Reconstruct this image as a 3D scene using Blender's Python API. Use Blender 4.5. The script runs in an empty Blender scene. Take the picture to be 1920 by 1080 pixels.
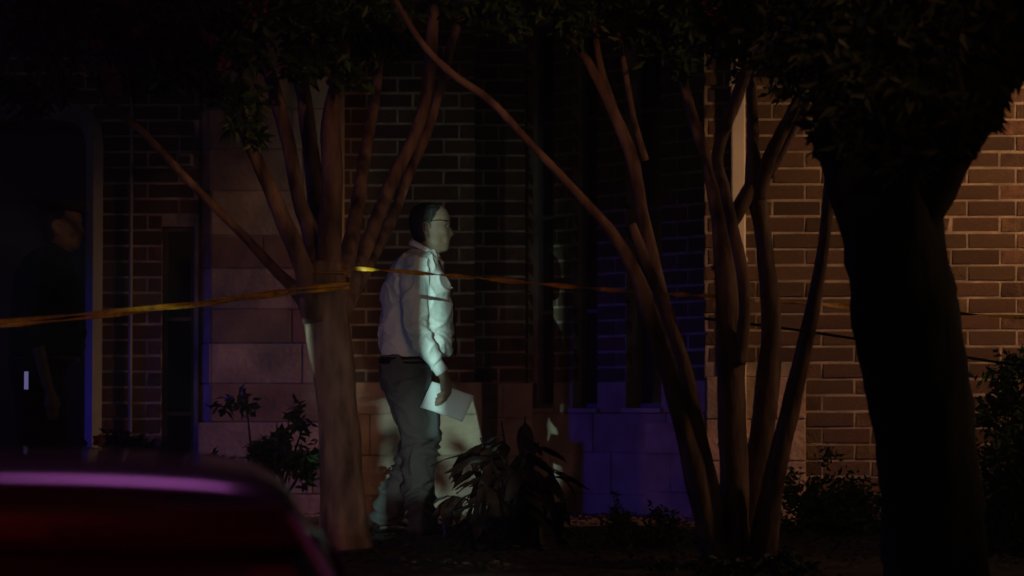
import bpy, bmesh, math, random
from mathutils import Vector, Matrix, noise
random.seed(7)
R = math.radians
sc = bpy.context.scene
COL = sc.collection

# ------------------------------------------------------------------ camera
FPX = 5714.0
HAZE = 0.005
CAMZ = 0.68
TILT = math.atan((768 - 540) / FPX)
cam_d = bpy.data.cameras.new('camera')
cam = bpy.data.objects.new('camera', cam_d)
COL.objects.link(cam)
cam.location = (0, 0, CAMZ)
cam.rotation_euler = (math.pi / 2 + TILT, 0, 0)
cam_d.sensor_width = 36.0
cam_d.lens = FPX / 1920 * 36.0
cam_d.clip_end = 500
cam_d.clip_start = 0.05
cam_d.dof.use_dof = True
cam_d.dof.focus_distance = 16.0
cam_d.dof.aperture_fstop = 2.5
sc.camera = cam

# ------------------------------------------------------------------ world: night sky
world = bpy.data.worlds.new('World')
sc.world = world
world.use_nodes = True
wn = world.node_tree
sky = wn.nodes.new('ShaderNodeTexSky')
sky.sky_type = 'NISHITA'
sky.sun_disc = False
sky.sun_elevation = R(4)
sky.sun_rotation = R(200)
wn.links.new(sky.outputs[0], wn.nodes['Background'].inputs[0])
wn.nodes['Background'].inputs[1].default_value = 0.003

sc.view_settings.view_transform = 'Standard'
sc.view_settings.look = 'None'
sc.view_settings.exposure = 0.0
sc.view_settings.gamma = 1.0
sc.view_settings.use_curve_mapping = False
sc.cycles.use_denoising = True
sc.cycles.max_bounces = 5
sc.cycles.sample_clamp_indirect = 2.0


def PX(px, py, Y):
    """the point at depth Y seen at pixel (px, py) of the 1920x1080 photograph"""
    c, s = math.cos(TILT), math.sin(TILT)
    a = (px - 960) / FPX
    b = (540 - py) / FPX
    d = Vector((a, c - b * s, s + b * c))
    return Vector((0, 0, CAMZ)) + d * (Y / d.y)


def lamp(name, kind, loc, target, energy, color, radius=0.1, cone=None, blend=0.3):
    d = bpy.data.lights.new(name, kind)
    d.energy = energy
    d.color = color
    d.shadow_soft_size = radius
    o = bpy.data.objects.new(name, d)
    COL.objects.link(o)
    o.location = loc
    if target is not None:
        v = Vector(target) - Vector(loc)
        o.rotation_euler = v.to_track_quat('-Z', 'Y').to_euler()
    if kind == 'SPOT':
        d.spot_size = R(cone)
        d.spot_blend = blend
    return o


# patrol car work light (cool greenish white) left of the camera, shining across to the man
lamp('work_light', 'SPOT', (-3.04, 0.0, 2.0), (-0.50, 16.3, 0.98), 9800, (0.58, 1.0, 0.88), 0.012, 8.6, 1.0)
# greenish flood light high on the left, falling through the crown onto the middle wall
lamp('flood_light', 'SPOT', (-6.0, 8.0, 5.0), (-0.62, 20.0, 2.1), 260, (0.78, 1.0, 0.90), 0.05, 8.0, 0.9)
# blue emergency light, far left, close to the building line
lamp('blue_emergency_light', 'SPOT', (-11.0, 16.4, 1.4), (0.75, 19.7, 0.1), 850, (0.06, 0.04, 1.0), 0.15, 20, 1.0)
lamp('blue_side_light', 'SPOT', (-11.5, 13.0, 1.2), (0.3, 14.5, 0.6), 100, (0.14, 0.09, 1.0), 0.15, 50, 0.8)
# warm lamp of the entrance on the right, between the big tree and the wall
lamp('entrance_lamp', 'SPOT', (5.5, 17.2, 3.4), (2.5, 19.05, 1.7), 680, (1.0, 0.50, 0.22), 0.12, 50, 0.9)
# added warm lamp standing in for entrance light spilling onto the stems
lamp('stem_fill', 'SPOT', (6.0, 12.8, 2.5), (0.9, 13.3, 0.9), 75, (1.0, 0.56, 0.30), 0.15, 42, 0.8)
# amber street light right of the camera, reaching the stems and the underside of the crowns
lamp('street_light', 'SPOT', (3.0, 3.0, 2.6), PX(980, 110, 14.5), 440, (1.0, 0.45, 0.24), 0.15, 16, 1.0)
# added amber lamp, aimed to brighten the long branch on the left
lamp('branch_fill', 'SPOT', (3.2, 5.0, 1.5), PX(420, 310, 14.35), 430, (1.0, 0.48, 0.22), 0.15, 5.0, 1.0)
# lantern just right of the frame
lamp('lantern', 'POINT', (2.62, 14.5, 2.30), None, 4.5, (1.0, 0.80, 0.62), 0.06)
# added cool blue fill over the far left wall
lamp('left_wall_fill', 'SPOT', (-7.0, 10.0, 2.0), (-2.9, 19.7, 1.5), 55, (0.22, 0.24, 1.0), 0.15, 24, 0.9)
# red emergency light near the camera, left
lamp('red_emergency_light', 'SPOT', (-4.5, 2.5, 1.1), (-1.5, 14.5, 0.4), 430, (1.0, 0.46, 0.40), 0.15, 12, 1.0)
# added violet lamp above the nearest car, makes its roof highlight
lamp('roof_highlight_lamp', 'SPOT', (-0.8, 8.5, 4.8), (-1.0, 6.3, 0.5), 170, (0.72, 0.17, 0.76), 0.9, 30, 0.7)
# added low red lamp with no car behind it, reddens the rear
lamp('car_rear_fill', 'SPOT', (-1.9, 2.6, -0.75), (-1.1, 6.0, 0.2), 130, (1.0, 0.03, 0.05), 0.35, 50, 1.0)
# second added violet lamp, lifting the rear pillar from the right
lamp('pillar_fill', 'SPOT', (1.6, 3.4, 2.9), (-0.36, 6.05, 0.2), 130, (0.85, 0.22, 0.62), 0.15, 9, 0.9)
# added low lamp without a car, brightening the man's legs
lamp('leg_fill', 'SPOT', (0.25, 7.5, -0.42), (-0.46, 16.3, 0.42), 620, (0.82, 1.0, 0.86), 0.06, 6.6, 1.0)
lamp('torso_fill', 'SPOT', (-0.15, 7.2, -0.42), (-0.62, 16.3, 1.0), 105, (0.80, 1.0, 0.95), 0.06, 13, 1.0)  # added cool fill for the man's back
# faint moonlight
sun_d = bpy.data.lights.new('moon', 'SUN')
sun_d.energy = 0.004
sun_d.angle = R(0.5)
sun_d.color = (1.0, 0.93, 0.85)
sun = bpy.data.objects.new('moon', sun_d)
COL.objects.link(sun)
sun.rotation_euler = (R(50), 0, R(20))

# ------------------------------------------------------------------ materials


def mat(name, col, rough=0.8, var=0.25, scale=8.0, bump=0.0, bscale=40.0, metallic=0.0, spec=0.4,
        obj_random=0.0, col2=None, coat=0.0, stretch=None, transmission=0.0, sheen=0.0):
    m = bpy.data.materials.new(name)
    m.use_nodes = True
    nt = m.node_tree
    n, l = nt.nodes, nt.links
    b = n['Principled BSDF']
    b.inputs['Roughness'].default_value = rough
    b.inputs['Metallic'].default_value = metallic
    b.inputs['Specular IOR Level'].default_value = spec
    b.inputs['Coat Weight'].default_value = coat
    b.inputs['Transmission Weight'].default_value = transmission
    tc = n.new('ShaderNodeTexCoord')
    mp = n.new('ShaderNodeMapping')
    l.new(tc.outputs['Object'], mp.inputs['Vector'])
    if stretch:
        mp.inputs['Scale'].default_value = stretch
    tx = n.new('ShaderNodeTexNoise')
    tx.inputs['Scale'].default_value = scale
    tx.inputs['Detail'].default_value = 5
    l.new(mp.outputs['Vector'], tx.inputs['Vector'])
    cr = n.new('ShaderNodeValToRGB')
    a = [c * (1 - var) for c in col]
    z = [min(1, c * (1 + var)) for c in (col2 or col)]
    cr.color_ramp.elements[0].position = 0.3
    cr.color_ramp.elements[0].color = (*a, 1)
    cr.color_ramp.elements[1].position = 0.7
    cr.color_ramp.elements[1].color = (*z, 1)
    l.new(tx.outputs['Fac'], cr.inputs['Fac'])
    out = cr.outputs['Color']
    if obj_random > 0:
        oi = n.new('ShaderNodeObjectInfo')
        ge = n.new('ShaderNodeNewGeometry')
        add = n.new('ShaderNodeMath'); add.operation = 'ADD'
        fr = n.new('ShaderNodeMath'); fr.operation = 'FRACT'
        l.new(oi.outputs['Random'], add.inputs[0])
        l.new(ge.outputs['Random Per Island'], add.inputs[1])
        l.new(add.outputs[0], fr.inputs[0])
        mr = n.new('ShaderNodeMapRange')
        mr.inputs['To Min'].default_value = 1 - obj_random
        mr.inputs['To Max'].default_value = 1 + obj_random
        l.new(fr.outputs[0], mr.inputs['Value'])
        hs = n.new('ShaderNodeHueSaturation')
        l.new(mr.outputs[0], hs.inputs['Value'])
        l.new(out, hs.inputs['Color'])
        mr2 = n.new('ShaderNodeMapRange')
        mr2.inputs['To Min'].default_value = 0.485
        mr2.inputs['To Max'].default_value = 0.515
        f2 = n.new('ShaderNodeMath'); f2.operation = 'MULTIPLY'; f2.inputs[1].default_value = 7.31
        f3 = n.new('ShaderNodeMath'); f3.operation = 'FRACT'
        l.new(fr.outputs[0], f2.inputs[0]); l.new(f2.outputs[0], f3.inputs[0])
        l.new(f3.outputs[0], mr2.inputs['Value'])
        l.new(mr2.outputs[0], hs.inputs['Hue'])
        out = hs.outputs['Color']
    l.new(out, b.inputs['Base Color'])
    if bump:
        t2 = n.new('ShaderNodeTexNoise')
        t2.inputs['Scale'].default_value = bscale
        t2.inputs['Detail'].default_value = 6
        l.new(mp.outputs['Vector'], t2.inputs['Vector'])
        bp = n.new('ShaderNodeBump')
        bp.inputs['Strength'].default_value = bump
        bp.inputs['Distance'].default_value = 0.01
        l.new(t2.outputs['Fac'], bp.inputs['Height'])
        l.new(bp.outputs['Normal'], b.inputs['Normal'])
    return m


M = dict(
    brick=mat('brick', (0.078, 0.044, 0.026), 0.9, 0.4, 16, 0.7, 60, obj_random=0.36),
    mortar=mat('mortar', (0.255, 0.205, 0.165), 0.95, 0.4, 9, 0.6, 80),
    stone=mat('limestone', (0.30, 0.215, 0.165), 0.9, 0.34, 4.5, 0.8, 30, obj_random=0.2),
    redstone=mat('red_sandstone', (0.23, 0.14, 0.105), 0.9, 0.25, 5, 0.5, 35, obj_random=0.2),
    greypaint=mat('grey_paint', (0.22, 0.22, 0.21), 0.6, 0.15, 4, 0.1, 30),
    white=mat('white_paint', (0.62, 0.58, 0.52), 0.55, 0.08, 4, 0.1, 30),
    dark=mat('dark_frame', (0.02, 0.018, 0.018), 0.5, 0.2, 10),
    frame=mat('painted_frame', (0.10, 0.09, 0.085), 0.5, 0.1, 10),
    void=mat('dark_interior', (0.006, 0.006, 0.006), 0.9, 0.1, 5),
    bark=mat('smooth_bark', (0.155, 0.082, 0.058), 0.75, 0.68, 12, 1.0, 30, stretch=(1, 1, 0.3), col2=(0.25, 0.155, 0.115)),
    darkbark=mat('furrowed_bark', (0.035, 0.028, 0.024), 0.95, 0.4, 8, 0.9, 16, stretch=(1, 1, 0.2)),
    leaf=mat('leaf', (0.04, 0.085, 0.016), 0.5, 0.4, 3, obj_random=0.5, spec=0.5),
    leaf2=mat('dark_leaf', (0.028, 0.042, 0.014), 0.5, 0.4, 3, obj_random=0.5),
    shrubleaf=mat('shrub_leaf', (0.085, 0.13, 0.03), 0.6, 0.4, 3, obj_random=0.5),
    brownleaf=mat('bronze_leaf', (0.05, 0.028, 0.018), 0.35, 0.4, 6, obj_random=0.5, spec=0.6),
    olive=mat('olive_leaf', (0.085, 0.075, 0.02), 0.7, 0.4, 3, obj_random=0.4),
    blossom=mat('pink_blossom', (0.34, 0.06, 0.13), 0.7, 0.3, 20, obj_random=0.4),
    orange=mat('orange_petal', (0.75, 0.25, 0.03), 0.6, 0.2, 20),
    yellow=mat('yellow_petal', (0.7, 0.55, 0.04), 0.6, 0.2, 20),
    blue=mat('violet_petal', (0.15, 0.1, 0.6), 0.6, 0.2, 20),
    soil=mat('mulch', (0.06, 0.035, 0.022), 0.95, 0.6, 12, 1.0, 45, col2=(0.09, 0.06, 0.04)),
    litter=mat('dry_leaf', (0.09, 0.045, 0.022), 0.8, 0.4, 5, obj_random=0.5),
    asphalt=mat('asphalt', (0.05, 0.05, 0.05), 0.9, 0.2, 30, 0.5, 120),
    concrete=mat('concrete', (0.28, 0.26, 0.23), 0.9, 0.2, 6, 0.4, 60),
    shirt=mat('white_cotton', (0.72, 0.74, 0.72), 0.85, 0.04, 6, 0.15, 300, spec=0.2),
    trouser=mat('grey_wool', (0.095, 0.098, 0.095), 0.9, 0.06, 18, 0.2, 200),
    navy=mat('dark_cloth', (0.012, 0.012, 0.018), 0.85, 0.2, 20, 0.2, 200),
    skin=mat('skin', (0.18, 0.115, 0.08), 0.5, 0.12, 25, 0.1, 120, spec=0.35),
    hair=mat('dark_hair', (0.009, 0.007, 0.006), 0.6, 0.4, 60, 0.8, 90, stretch=(1, 1, 0.3)),
    leather=mat('black_leather', (0.012, 0.011, 0.01), 0.4, 0.3, 30, 0.2, 90),
    metal=mat('bright_metal', (0.55, 0.55, 0.52), 0.45, 0.05, 10, metallic=1.0),
    glint=mat('glint_paint', (0.06, 0.08, 0.12), 0.4, 0.05, 3),  # colour of the strip that imitates the pillar highlight
    eye=mat('eye_white', (0.12, 0.10, 0.09), 1.0, 0.04, 10, spec=0.0),
    paper=mat('white_paper', (0.55, 0.57, 0.58), 0.8, 0.04, 10),
    tape=mat('yellow_tape', (0.74, 0.34, 0.015), 0.45, 0.35, 30, 0.4, 50, spec=0.5),
    tapedark=mat('dark_line', (0.03, 0.022, 0.015), 0.6, 0.3, 30),
    carpaint=mat('maroon_paint', (0.022, 0.003, 0.005), 0.28, 0.05, 3, coat=0.5),
    carglass=mat('tinted_glass', (0.10, 0.008, 0.010), 0.6, 0.1, 3, spec=0.4),
    rubber=mat('rubber', (0.02, 0.02, 0.02), 0.85, 0.2, 30),
    taillens=mat('red_lens', (0.08, 0.004, 0.004), 0.2, 0.1, 3, spec=0.6),
)
# window glass: a dark glossy pane
g = bpy.data.materials.new('window_glass')
g.use_nodes = True
gb = g.node_tree.nodes['Principled BSDF']
gb.inputs['Base Color'].default_value = (0.008, 0.008, 0.01, 1)
gb.inputs['Roughness'].default_value = 0.08
M['glass'] = g

# ------------------------------------------------------------------ mesh helpers


def obj(name, verts, faces, material, parent=None, smooth=False, kind=None):
    me = bpy.data.meshes.new(name)
    me.from_pydata([tuple(v) for v in verts], [], faces)
    me.validate(clean_customdata=False)
    bm = bmesh.new(); bm.from_mesh(me)
    bmesh.ops.recalc_face_normals(bm, faces=bm.faces)
    bm.to_mesh(me); bm.free()
    if smooth:
        me.polygons.foreach_set('use_smooth', [True] * len(me.polygons))
    me.materials.append(material)
    o = bpy.data.objects.new(name, me)
    COL.objects.link(o)
    if parent is not None:
        o.parent = parent
        o.matrix_parent_inverse = parent.matrix_basis.inverted()
    if kind:
        o['kind'] = kind
    return o


def raw(name, verts, faces, material, parent=None, smooth=False, kind=None):
    """like obj but without normal recalculation (open leaf clouds)"""
    me = bpy.data.meshes.new(name)
    me.from_pydata([tuple(v) for v in verts], [], faces)
    if smooth:
        me.polygons.foreach_set('use_smooth', [True] * len(me.polygons))
    me.materials.append(material)
    o = bpy.data.objects.new(name, me)
    COL.objects.link(o)
    if parent is not None:
        o.parent = parent
        o.matrix_parent_inverse = parent.matrix_basis.inverted()
    if kind:
        o['kind'] = kind
    return o


def thing(name, label, cat, loc=(0, 0, 0), group=None):
    o = bpy.data.objects.new(name, None)
    o.empty_display_size = 0.1
    COL.objects.link(o)
    o.location = loc
    o['label'] = label; o['category'] = cat
    if group: o['group'] = group
    return o


def tag(o, label, cat, group=None):
    o['label'] = label; o['category'] = cat
    if group: o['group'] = group
    return o


class Geo:
    def __init__(s): s.v = []; s.f = []

    def add(s, v, f):
        k = len(s.v); s.v += list(v); s.f += [tuple(i + k for i in q) for q in f]; return s

    def box(s, a, b, bev=0.0, mt=None):
        x0, y0, z0 = a; x1, y1, z1 = b
        if bev <= 0:
            v = [Vector(p) for p in ((x0, y0, z0), (x1, y0, z0), (x1, y1, z0), (x0, y1, z0), (x0, y0, z1), (x1, y0, z1), (x1, y1, z1), (x0, y1, z1))]
            f = [(0, 3, 2, 1), (4, 5, 6, 7), (0, 1, 5, 4), (1, 2, 6, 5), (2, 3, 7, 6), (3, 0, 4, 7)]
        else:
            bm = bmesh.new()
            bmesh.ops.create_cube(bm, size=1)
            for q in bm.verts:
                q.co = Vector(((x0 + x1) / 2 + q.co.x * (x1 - x0), (y0 + y1) / 2 + q.co.y * (y1 - y0), (z0 + z1) / 2 + q.co.z * (z1 - z0)))
            bmesh.ops.bevel(bm, geom=bm.edges[:], offset=bev, segments=2, profile=0.6, affect='EDGES')
            bm.verts.index_update()
            v = [q.co.copy() for q in bm.verts]; f = [tuple(q.index for q in fc.verts) for fc in bm.faces]
            bm.free()
        if mt is not None: v = [mt @ p for p in v]
        return s.add(v, f)

    def make(s, name, m, parent=None, smooth=False, kind=None):
        return obj(name, s.v, s.f, m, parent, smooth, kind)


def catmull(pts, n=6):
    """pts: list of (Vector, radius) -> smooth resampling"""
    out = []
    P = [pts[0]] + list(pts) + [pts[-1]]
    for i in range(1, len(P) - 2):
        (p0, r0), (p1, r1), (p2, r2), (p3, r3) = P[i - 1], P[i], P[i + 1], P[i + 2]
        for k in range(n):
            t = k / n
            q = 0.5 * ((2 * p1) + (p2 - p0) * t + (2 * p0 - 5 * p1 + 4 * p2 - p3) * t * t + (3 * p1 - p0 - 3 * p2 + p3) * t ** 3)
            out.append((q, r1 + (r2 - r1) * t))
    out.append((pts[-1][0], pts[-1][1]))
    return out


def tube_geo(g, pts, seg=12, rough=0.0, sub=6, flat=1.0, seed=0.0):
    P = catmull(pts, sub) if sub > 1 else pts
    up = Vector((0, 1, 0))
    vs = []; fs = []
    prev = None
    for i, (p, r) in enumerate(P):
        t = (P[min(i + 1, len(P) - 1)][0] - P[max(i - 1, 0)][0])
        if t.length < 1e-9: t = Vector((0, 0, 1))
        t.normalize()
        a = up - t * up.dot(t)
        if a.length < 0.05: a = Vector((1, 0, 0)) - t * t.x
        a.normalize()
        if prev is not None and a.dot(prev) < 0: a = -a
        prev = a
        b = t.cross(a)
        for k in range(seg):
            th = 2 * math.pi * k / seg
            d = a * math.cos(th) * flat + b * math.sin(th)
            rr = r
            if rough:
                q = p + d * r
                rr = r * (1 + rough * noise.noise(Vector((q.x * 14 + seed, q.y * 14, q.z * 4))) + rough * 0.6 * noise.noise(Vector((q.x * 35, q.y * 35 + seed, q.z * 9))))
            vs.append(p + d * rr)
    n = len(P)
    for i in range(n - 1):
        for k in range(seg):
            a0 = i * seg + k; a1 = i * seg + (k + 1) % seg
            fs.append((a0, a1, a1 + seg, a0 + seg))
    fs.append(tuple(range(seg))[::-1])
    fs.append(tuple(range((n - 1) * seg, n * seg)))
    g.add(vs, fs)
    return g


def loft_geo(g, rings):
    """rings: list of lists of Vectors, equal length; capped"""
    seg = len(rings[0]); vs = [p for r in rings for p in r]; fs = []
    for i in range(len(rings) - 1):
        for k in range(seg):
            a0 = i * seg + k; a1 = i * seg + (k + 1) % seg
            fs.append((a0, a1, a1 + seg, a0 + seg))
    fs.append(tuple(range(seg))[::-1]); fs.append(tuple(range((len(rings) - 1) * seg, len(rings) * seg)))
    g.add(vs, fs)
    return g


def superring(c, a, b, e=2.4, seg=28, axa=Vector((1, 0, 0)), axb=Vector((0, 1, 0))):
    out = []
    for k in range(seg):
        th = 2 * math.pi * k / seg
        ct, st = math.cos(th), math.sin(th)
        x = math.copysign(abs(ct) ** (2 / e), ct) * a
        y = math.copysign(abs(st) ** (2 / e), st) * b
        out.append(c + axa * x + axb * y)
    return out


# ------------------------------------------------------------------ ground
G = Geo()
prof = [(-60, -0.97), (10.6, -0.97)]
obj('street', [(-80, -60, -0.97), (80, -60, -0.97), (80, 10.6, -0.97), (-80, 10.6, -0.97)], [(0, 1, 2, 3)], M['asphalt'])['kind'] = 'structure'
kb = Geo().box((-80, 10.6, -1.1), (80, 10.78, -0.83), 0.02).make('kerb', M['concrete']); kb['kind'] = 'structure'
vs = []; fs = []
xs = [-80, -40, -20, -12] + [-8 + i * 0.16 for i in range(101)] + [12, 20, 40, 80]
ys = [10.78, 11.0, 11.3, 11.6, 11.9, 12.2, 12.5, 12.8, 13.0] + [13.2 + i * 0.15 for i in range(50)] + [22, 30, 60, 120]
for y in ys:
    t = min(1, max(0, (y - 10.78) / 2.3)); t = t * t * (3 - 2 * t)
    for x in xs:
        z = -0.86 + t * 0.86
        if 10.9 < y < 20.2:
            z += 0.03 * noise.noise(Vector((x * 1.6, y * 1.6, 0))) + 0.012 * noise.noise(Vector((x * 9, y * 9, 3)))
            z -= 0.01
        vs.append((x, y, z))
nx = len(xs)
for j in range(len(ys) - 1):
    for i in range(nx - 1):
        fs.append((j * nx + i, j * nx + i + 1, (j + 1) * nx + i + 1, (j + 1) * nx + i))
gr = raw('ground', vs, fs, M['soil'], smooth=True); gr['kind'] = 'structure'

# ------------------------------------------------------------------ the building
BL = thing('brick_building', 'dark brick building with limestone base and angled window bay behind the trees', 'building', (0, 20, 0))
CH = 0.1016; BLN = 0.305; JT = 0.0115
TOPZ = 5.2


def wall_frame(A, B):
    A = Vector((A[0], A[1], 0)); B = Vector((B[0], B[1], 0))
    u = (B - A); L = u.length; u.normalize()
    n = Vector((u.y, -u.x, 0))          # outward, towards the camera
    return A, u, n, L


def hitu(A, u, px):
    """u coordinate where the vertical plane through pixel column px meets the wall line"""
    k = (px - 960) / FPX / math.cos(TILT)
    # A.x + t u.x = k (A.y + t u.y)
    return (k * A.y - A.x) / (u.x - k * u.y)


def zof(py, Y):
    return PX(960, py, Y).z


# shared brick mesh: unit block with chamfered front (local x 0..1, y 0 front .. 1 back, z 0..1)
BV = [(0, 1, 0), (1, 1, 0), (1, 1, 1), (0, 1, 1), (0, .12, 0), (1, .12, 0), (1, .12, 1), (0, .12, 1),
      (.012, 0, .045), (.988, 0, .045), (.988, 0, .955), (.012, 0, .955)]
BF = [(4, 5, 9, 8), (5, 6, 10, 9), (6, 7, 11, 10), (7, 4, 8, 11), (8, 9, 10, 11), (0, 1, 5, 4), (1, 2, 6, 5), (2, 3, 7, 6), (3, 0, 4, 7)]
brick_me = []
for k in range(6):
    me = bpy.data.meshes.new('brick')
    rr = random.Random(k)
    me.from_pydata([(x + (rr.uniform(-.004, .004) if y < .5 else 0), y + (rr.uniform(-.05, .05) if y < .5 else 0), z + (rr.uniform(-.02, .02) if y < .5 else 0)) for x, y, z in BV], [], BF)
    me.materials.append(M['brick'])
    brick_me.append(me)
TREE_SHADE = [(1555, 380), (1655, 1080), (1850, 1080), (1770, 350)]


def in_dark_tree(px, py):
    if py < 230 and px > 1480: return True
    if py < 60: return True
    t = min(1, max(0, (py - 350) / 730))
    return 1575 + 95 * t < px < 1755 + 85 * t


ALLB = []   # candidate bricks for the whole building: (visible score, wall part, transform, mesh index)


def brick_wall(name, A, B, z0, z1, phase, openings=(), shift=0.0, label=None):
    A_, u, n, L = wall_frame(A, B)
    g = Geo()
    # mortar slab with openings: columns split at opening edges
    cuts = sorted(set([0, L] + [c for o in openings for c in (max(0, o[0]), min(L, o[1]))]))
    for a, b in zip(cuts[:-1], cuts[1:]):
        m = (a + b) / 2
        spans = [(z0, z1)]
        for o in openings:
            if o[0] <= m <= o[1]:
                ns = []
                for s, e in spans:
                    if o[2] > s: ns.append((s, min(e, o[2])))
                    if o[3] < e: ns.append((max(s, o[3]), e))
                spans = ns
        for s, e in spans:
            if e - s < 1e-3: continue
            mt = Matrix(((u.x, -n.x, 0, A_.x), (u.y, -n.y, 0, A_.y), (0, 0, 1, 0), (0, 0, 0, 1)))
            g.box((a, 0.0, s), (b, 0.22, e), 0, mt)
    w = g.make(name, M['mortar'], BL)
    if label: w['label'] = label
    # bricks
    row = int(math.floor((z0 - phase) / CH))
    ang = math.atan2(u.y, u.x)
    while True:
        zb = phase + row * CH
        if zb > z1 - 0.02: break
        lo = max(zb, z0); hi = min(zb + CH - JT, z1)
        row += 1
        if hi - lo < 0.02: continue
        # blocked spans
        blk = [(o[0], o[1]) for o in openings if o[2] < hi and o[3] > lo]
        x = -BLN + (BLN / 3 if row % 2 else 0) + shift
        while x < L:
            s, e = max(0, x), min(L, x + BLN - JT)
            x += BLN
            segs = [(s, e)]
            for b0, b1 in blk:
                ns = []
                for p, q in segs:
                    if b1 <= p or b0 >= q: ns.append((p, q)); continue
                    if b0 > p: ns.append((p, b0))
                    if b1 < q: ns.append((b1, q))
                segs = ns
            for p, q in segs:
                if q - p < 0.03: continue
                proud = 0.0035 + random.uniform(-.0015, .002)
                pos = A_ + u * p + n * proud + Vector((0, 0, lo))
                c = pos + u * (q - p) / 2
                px = 960 + c.x / c.y * FPX
                py = 768 - (c.z - CAMZ) / c.y * FPX
                vis = 0 < px < 1920 and 0 < py < 1060 and not in_dark_tree(px, py)
                wpx = (q - p) / c.y * FPX
                ALLB.append([vis, wpx * (1 if vis else 0), w, pos, q - p, hi - lo, ang])
    return w


def place_bricks(limit=298):
    ALLB.sort(key=lambda b: -b[1])
    rest = {}
    for i, (vis, sc_, w, pos, ln, ht, ang) in enumerate(ALLB):
        me = brick_me[i % 6]
        T = Matrix.Translation(pos) @ Matrix.Rotation(ang, 4, 'Z') @ Matrix.Diagonal((ln, 0.05, ht, 1))
        if i < limit:
            o = bpy.data.objects.new('brick', me)
            COL.objects.link(o)
            o.parent = w
            o.matrix_parent_inverse = (BL.matrix_basis).inverted() @ Matrix.Identity(4)
            o.matrix_basis = T
            # w itself sits at the building's inverse offset: undo so that the world matrix is T
            o.matrix_parent_inverse = Matrix.Identity(4)
            o['_w'] = 1
            del o['_w']
        else:
            gg = rest.setdefault('all', Geo())
            gg.add([T @ Vector(v.co) for v in me.vertices], [tuple(p.vertices) for p in me.polygons])
    if 'all' in rest:
        obj('far_bricks', rest['all'].v, rest['all'].f, M['brick'], BL, kind='stuff')


def stone_blocks(name_part, A, B, levels, splits, thick, proud, material, parent, red=()):
    """levels: z joints; splits: per course list of u cuts (0..1)"""
    A_, u, n, L = wall_frame(A, B)
    mt = Matrix(((u.x, -n.x, 0, A_.x), (u.y, -n.y, 0, A_.y), (0, 0, 1, 0), (0, 0, 0, 1)))
    core = Geo().box((0.002, -proud + 0.012, levels[0]), (L - 0.002, thick, levels[-1] - 0.004), 0, mt).make(name_part, M['mortar'], parent)
    for i in range(len(levels) - 1):
        cs = [0] + list(splits[i % len(splits)]) + [1]
        for a, b in zip(cs[:-1], cs[1:]):
            pr = proud + random.uniform(-.003, .003)
            g = Geo().box((a * L + .004, -pr, levels[i] + .004), (b * L - .004, -pr + 0.06, levels[i + 1] - .004), 0.006, mt)
            g.make('stone', M['redstone'] if i in red else material, core)
    return core


D0 = 20.0


def X(px, Y):
    return PX(px, 540, Y).x


# left bay: brick with dark porch opening, narrow window
DL = 19.7
A, B = (-6.5, DL), (X(372, DL), DL)
A_, u_, n_, L_ = wall_frame(A, B)


def uL(px): return X(px, DL) - A[0]


door_op = (uL(-330), uL(172), -0.2, zof(222, DL))
win_op = (uL(303), uL(364), -0.1, zof(425, DL))
left_wall = brick_wall('wall', A, B, -0.2, TOPZ, 0.018, [door_op, win_op], 0.08, 'shadowed brick wall with pale mortar lines at the far left')

# pilaster of big ashlar blocks, with its angled left side
DP = 19.62
lv = [-0.1, 0.12, 0.36, 0.60, 0.846, 1.106, 1.325, 1.59, 1.80, 2.09, 2.36, 2.62, 2.9, 3.2, 3.6, 4.1, TOPZ]
pil = stone_blocks('pilaster', (X(395, DP), DP), (X(640, DP), DP), lv, [(0.62,), (), (0.4,), (), (0.7,)], 0.4, 0.0, M['stone'], BL, red=(3, 5, 7))
pil['label'] = 'pinkish pilaster of large stone blocks'
side = stone_blocks('pilaster_side', (X(366, DL + .12), DL + 0.12), (X(394.5, DP), DP), lv, [()], 0.2, 0.0, M['stone'], BL)
side['label'] = 'angled left side of the stone pilaster'
stone_blocks('plinth', (X(371, DP - .12), DP - 0.12), (X(640, DP - .12), DP - 0.12), [-0.1, 0.14, 0.37, 0.60], [(0.5,), (0.3, 0.8), (0.55,)], 0.118, 0.0, M['stone'], BL)

# centre wall
CA, CB = (X(605, D0), D0), (X(890, D0), D0)
centre = brick_wall('wall', CA, CB, 0.862, TOPZ, 0.025, (), 0.19, 'dim greenish brick wall behind the walking man')
stone_blocks('plinth', (X(641, D0 - .03), D0 - .03), (X(905, D0 - .03), D0 - .03), [-0.16, 0.113, 0.379, 0.648, 0.862], [(0.14, 0.62), (0.38, 0.83), (0.2, 0.66), (0.42,)], 0.25, 0.0, M['stone'], BL)

# recessed strip
DR = 20.42
brick_wall('wall', (X(880, DR), DR), (X(985, DR), DR), 0.862, TOPZ, 0.054, (), 0.1, 'narrow recessed strip of brick beside the window bay')
stone_blocks('plinth', (X(895, DR - .03), DR - .03), (X(1000, DR - .03), DR - .03), [-0.16, 0.12, 0.37, 0.62, 0.862], [(), (0.45,)], 0.25, 0.0, M['stone'], BL)

# angled bay with narrow windows, facing left
FA, FB = (X(984, 20.5), 20.5), (X(1322, 19.05), 19.05)
fA, fu, fn, fL = wall_frame(FA, FB)


def uF(px): return hitu(fA, fu, px)


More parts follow.
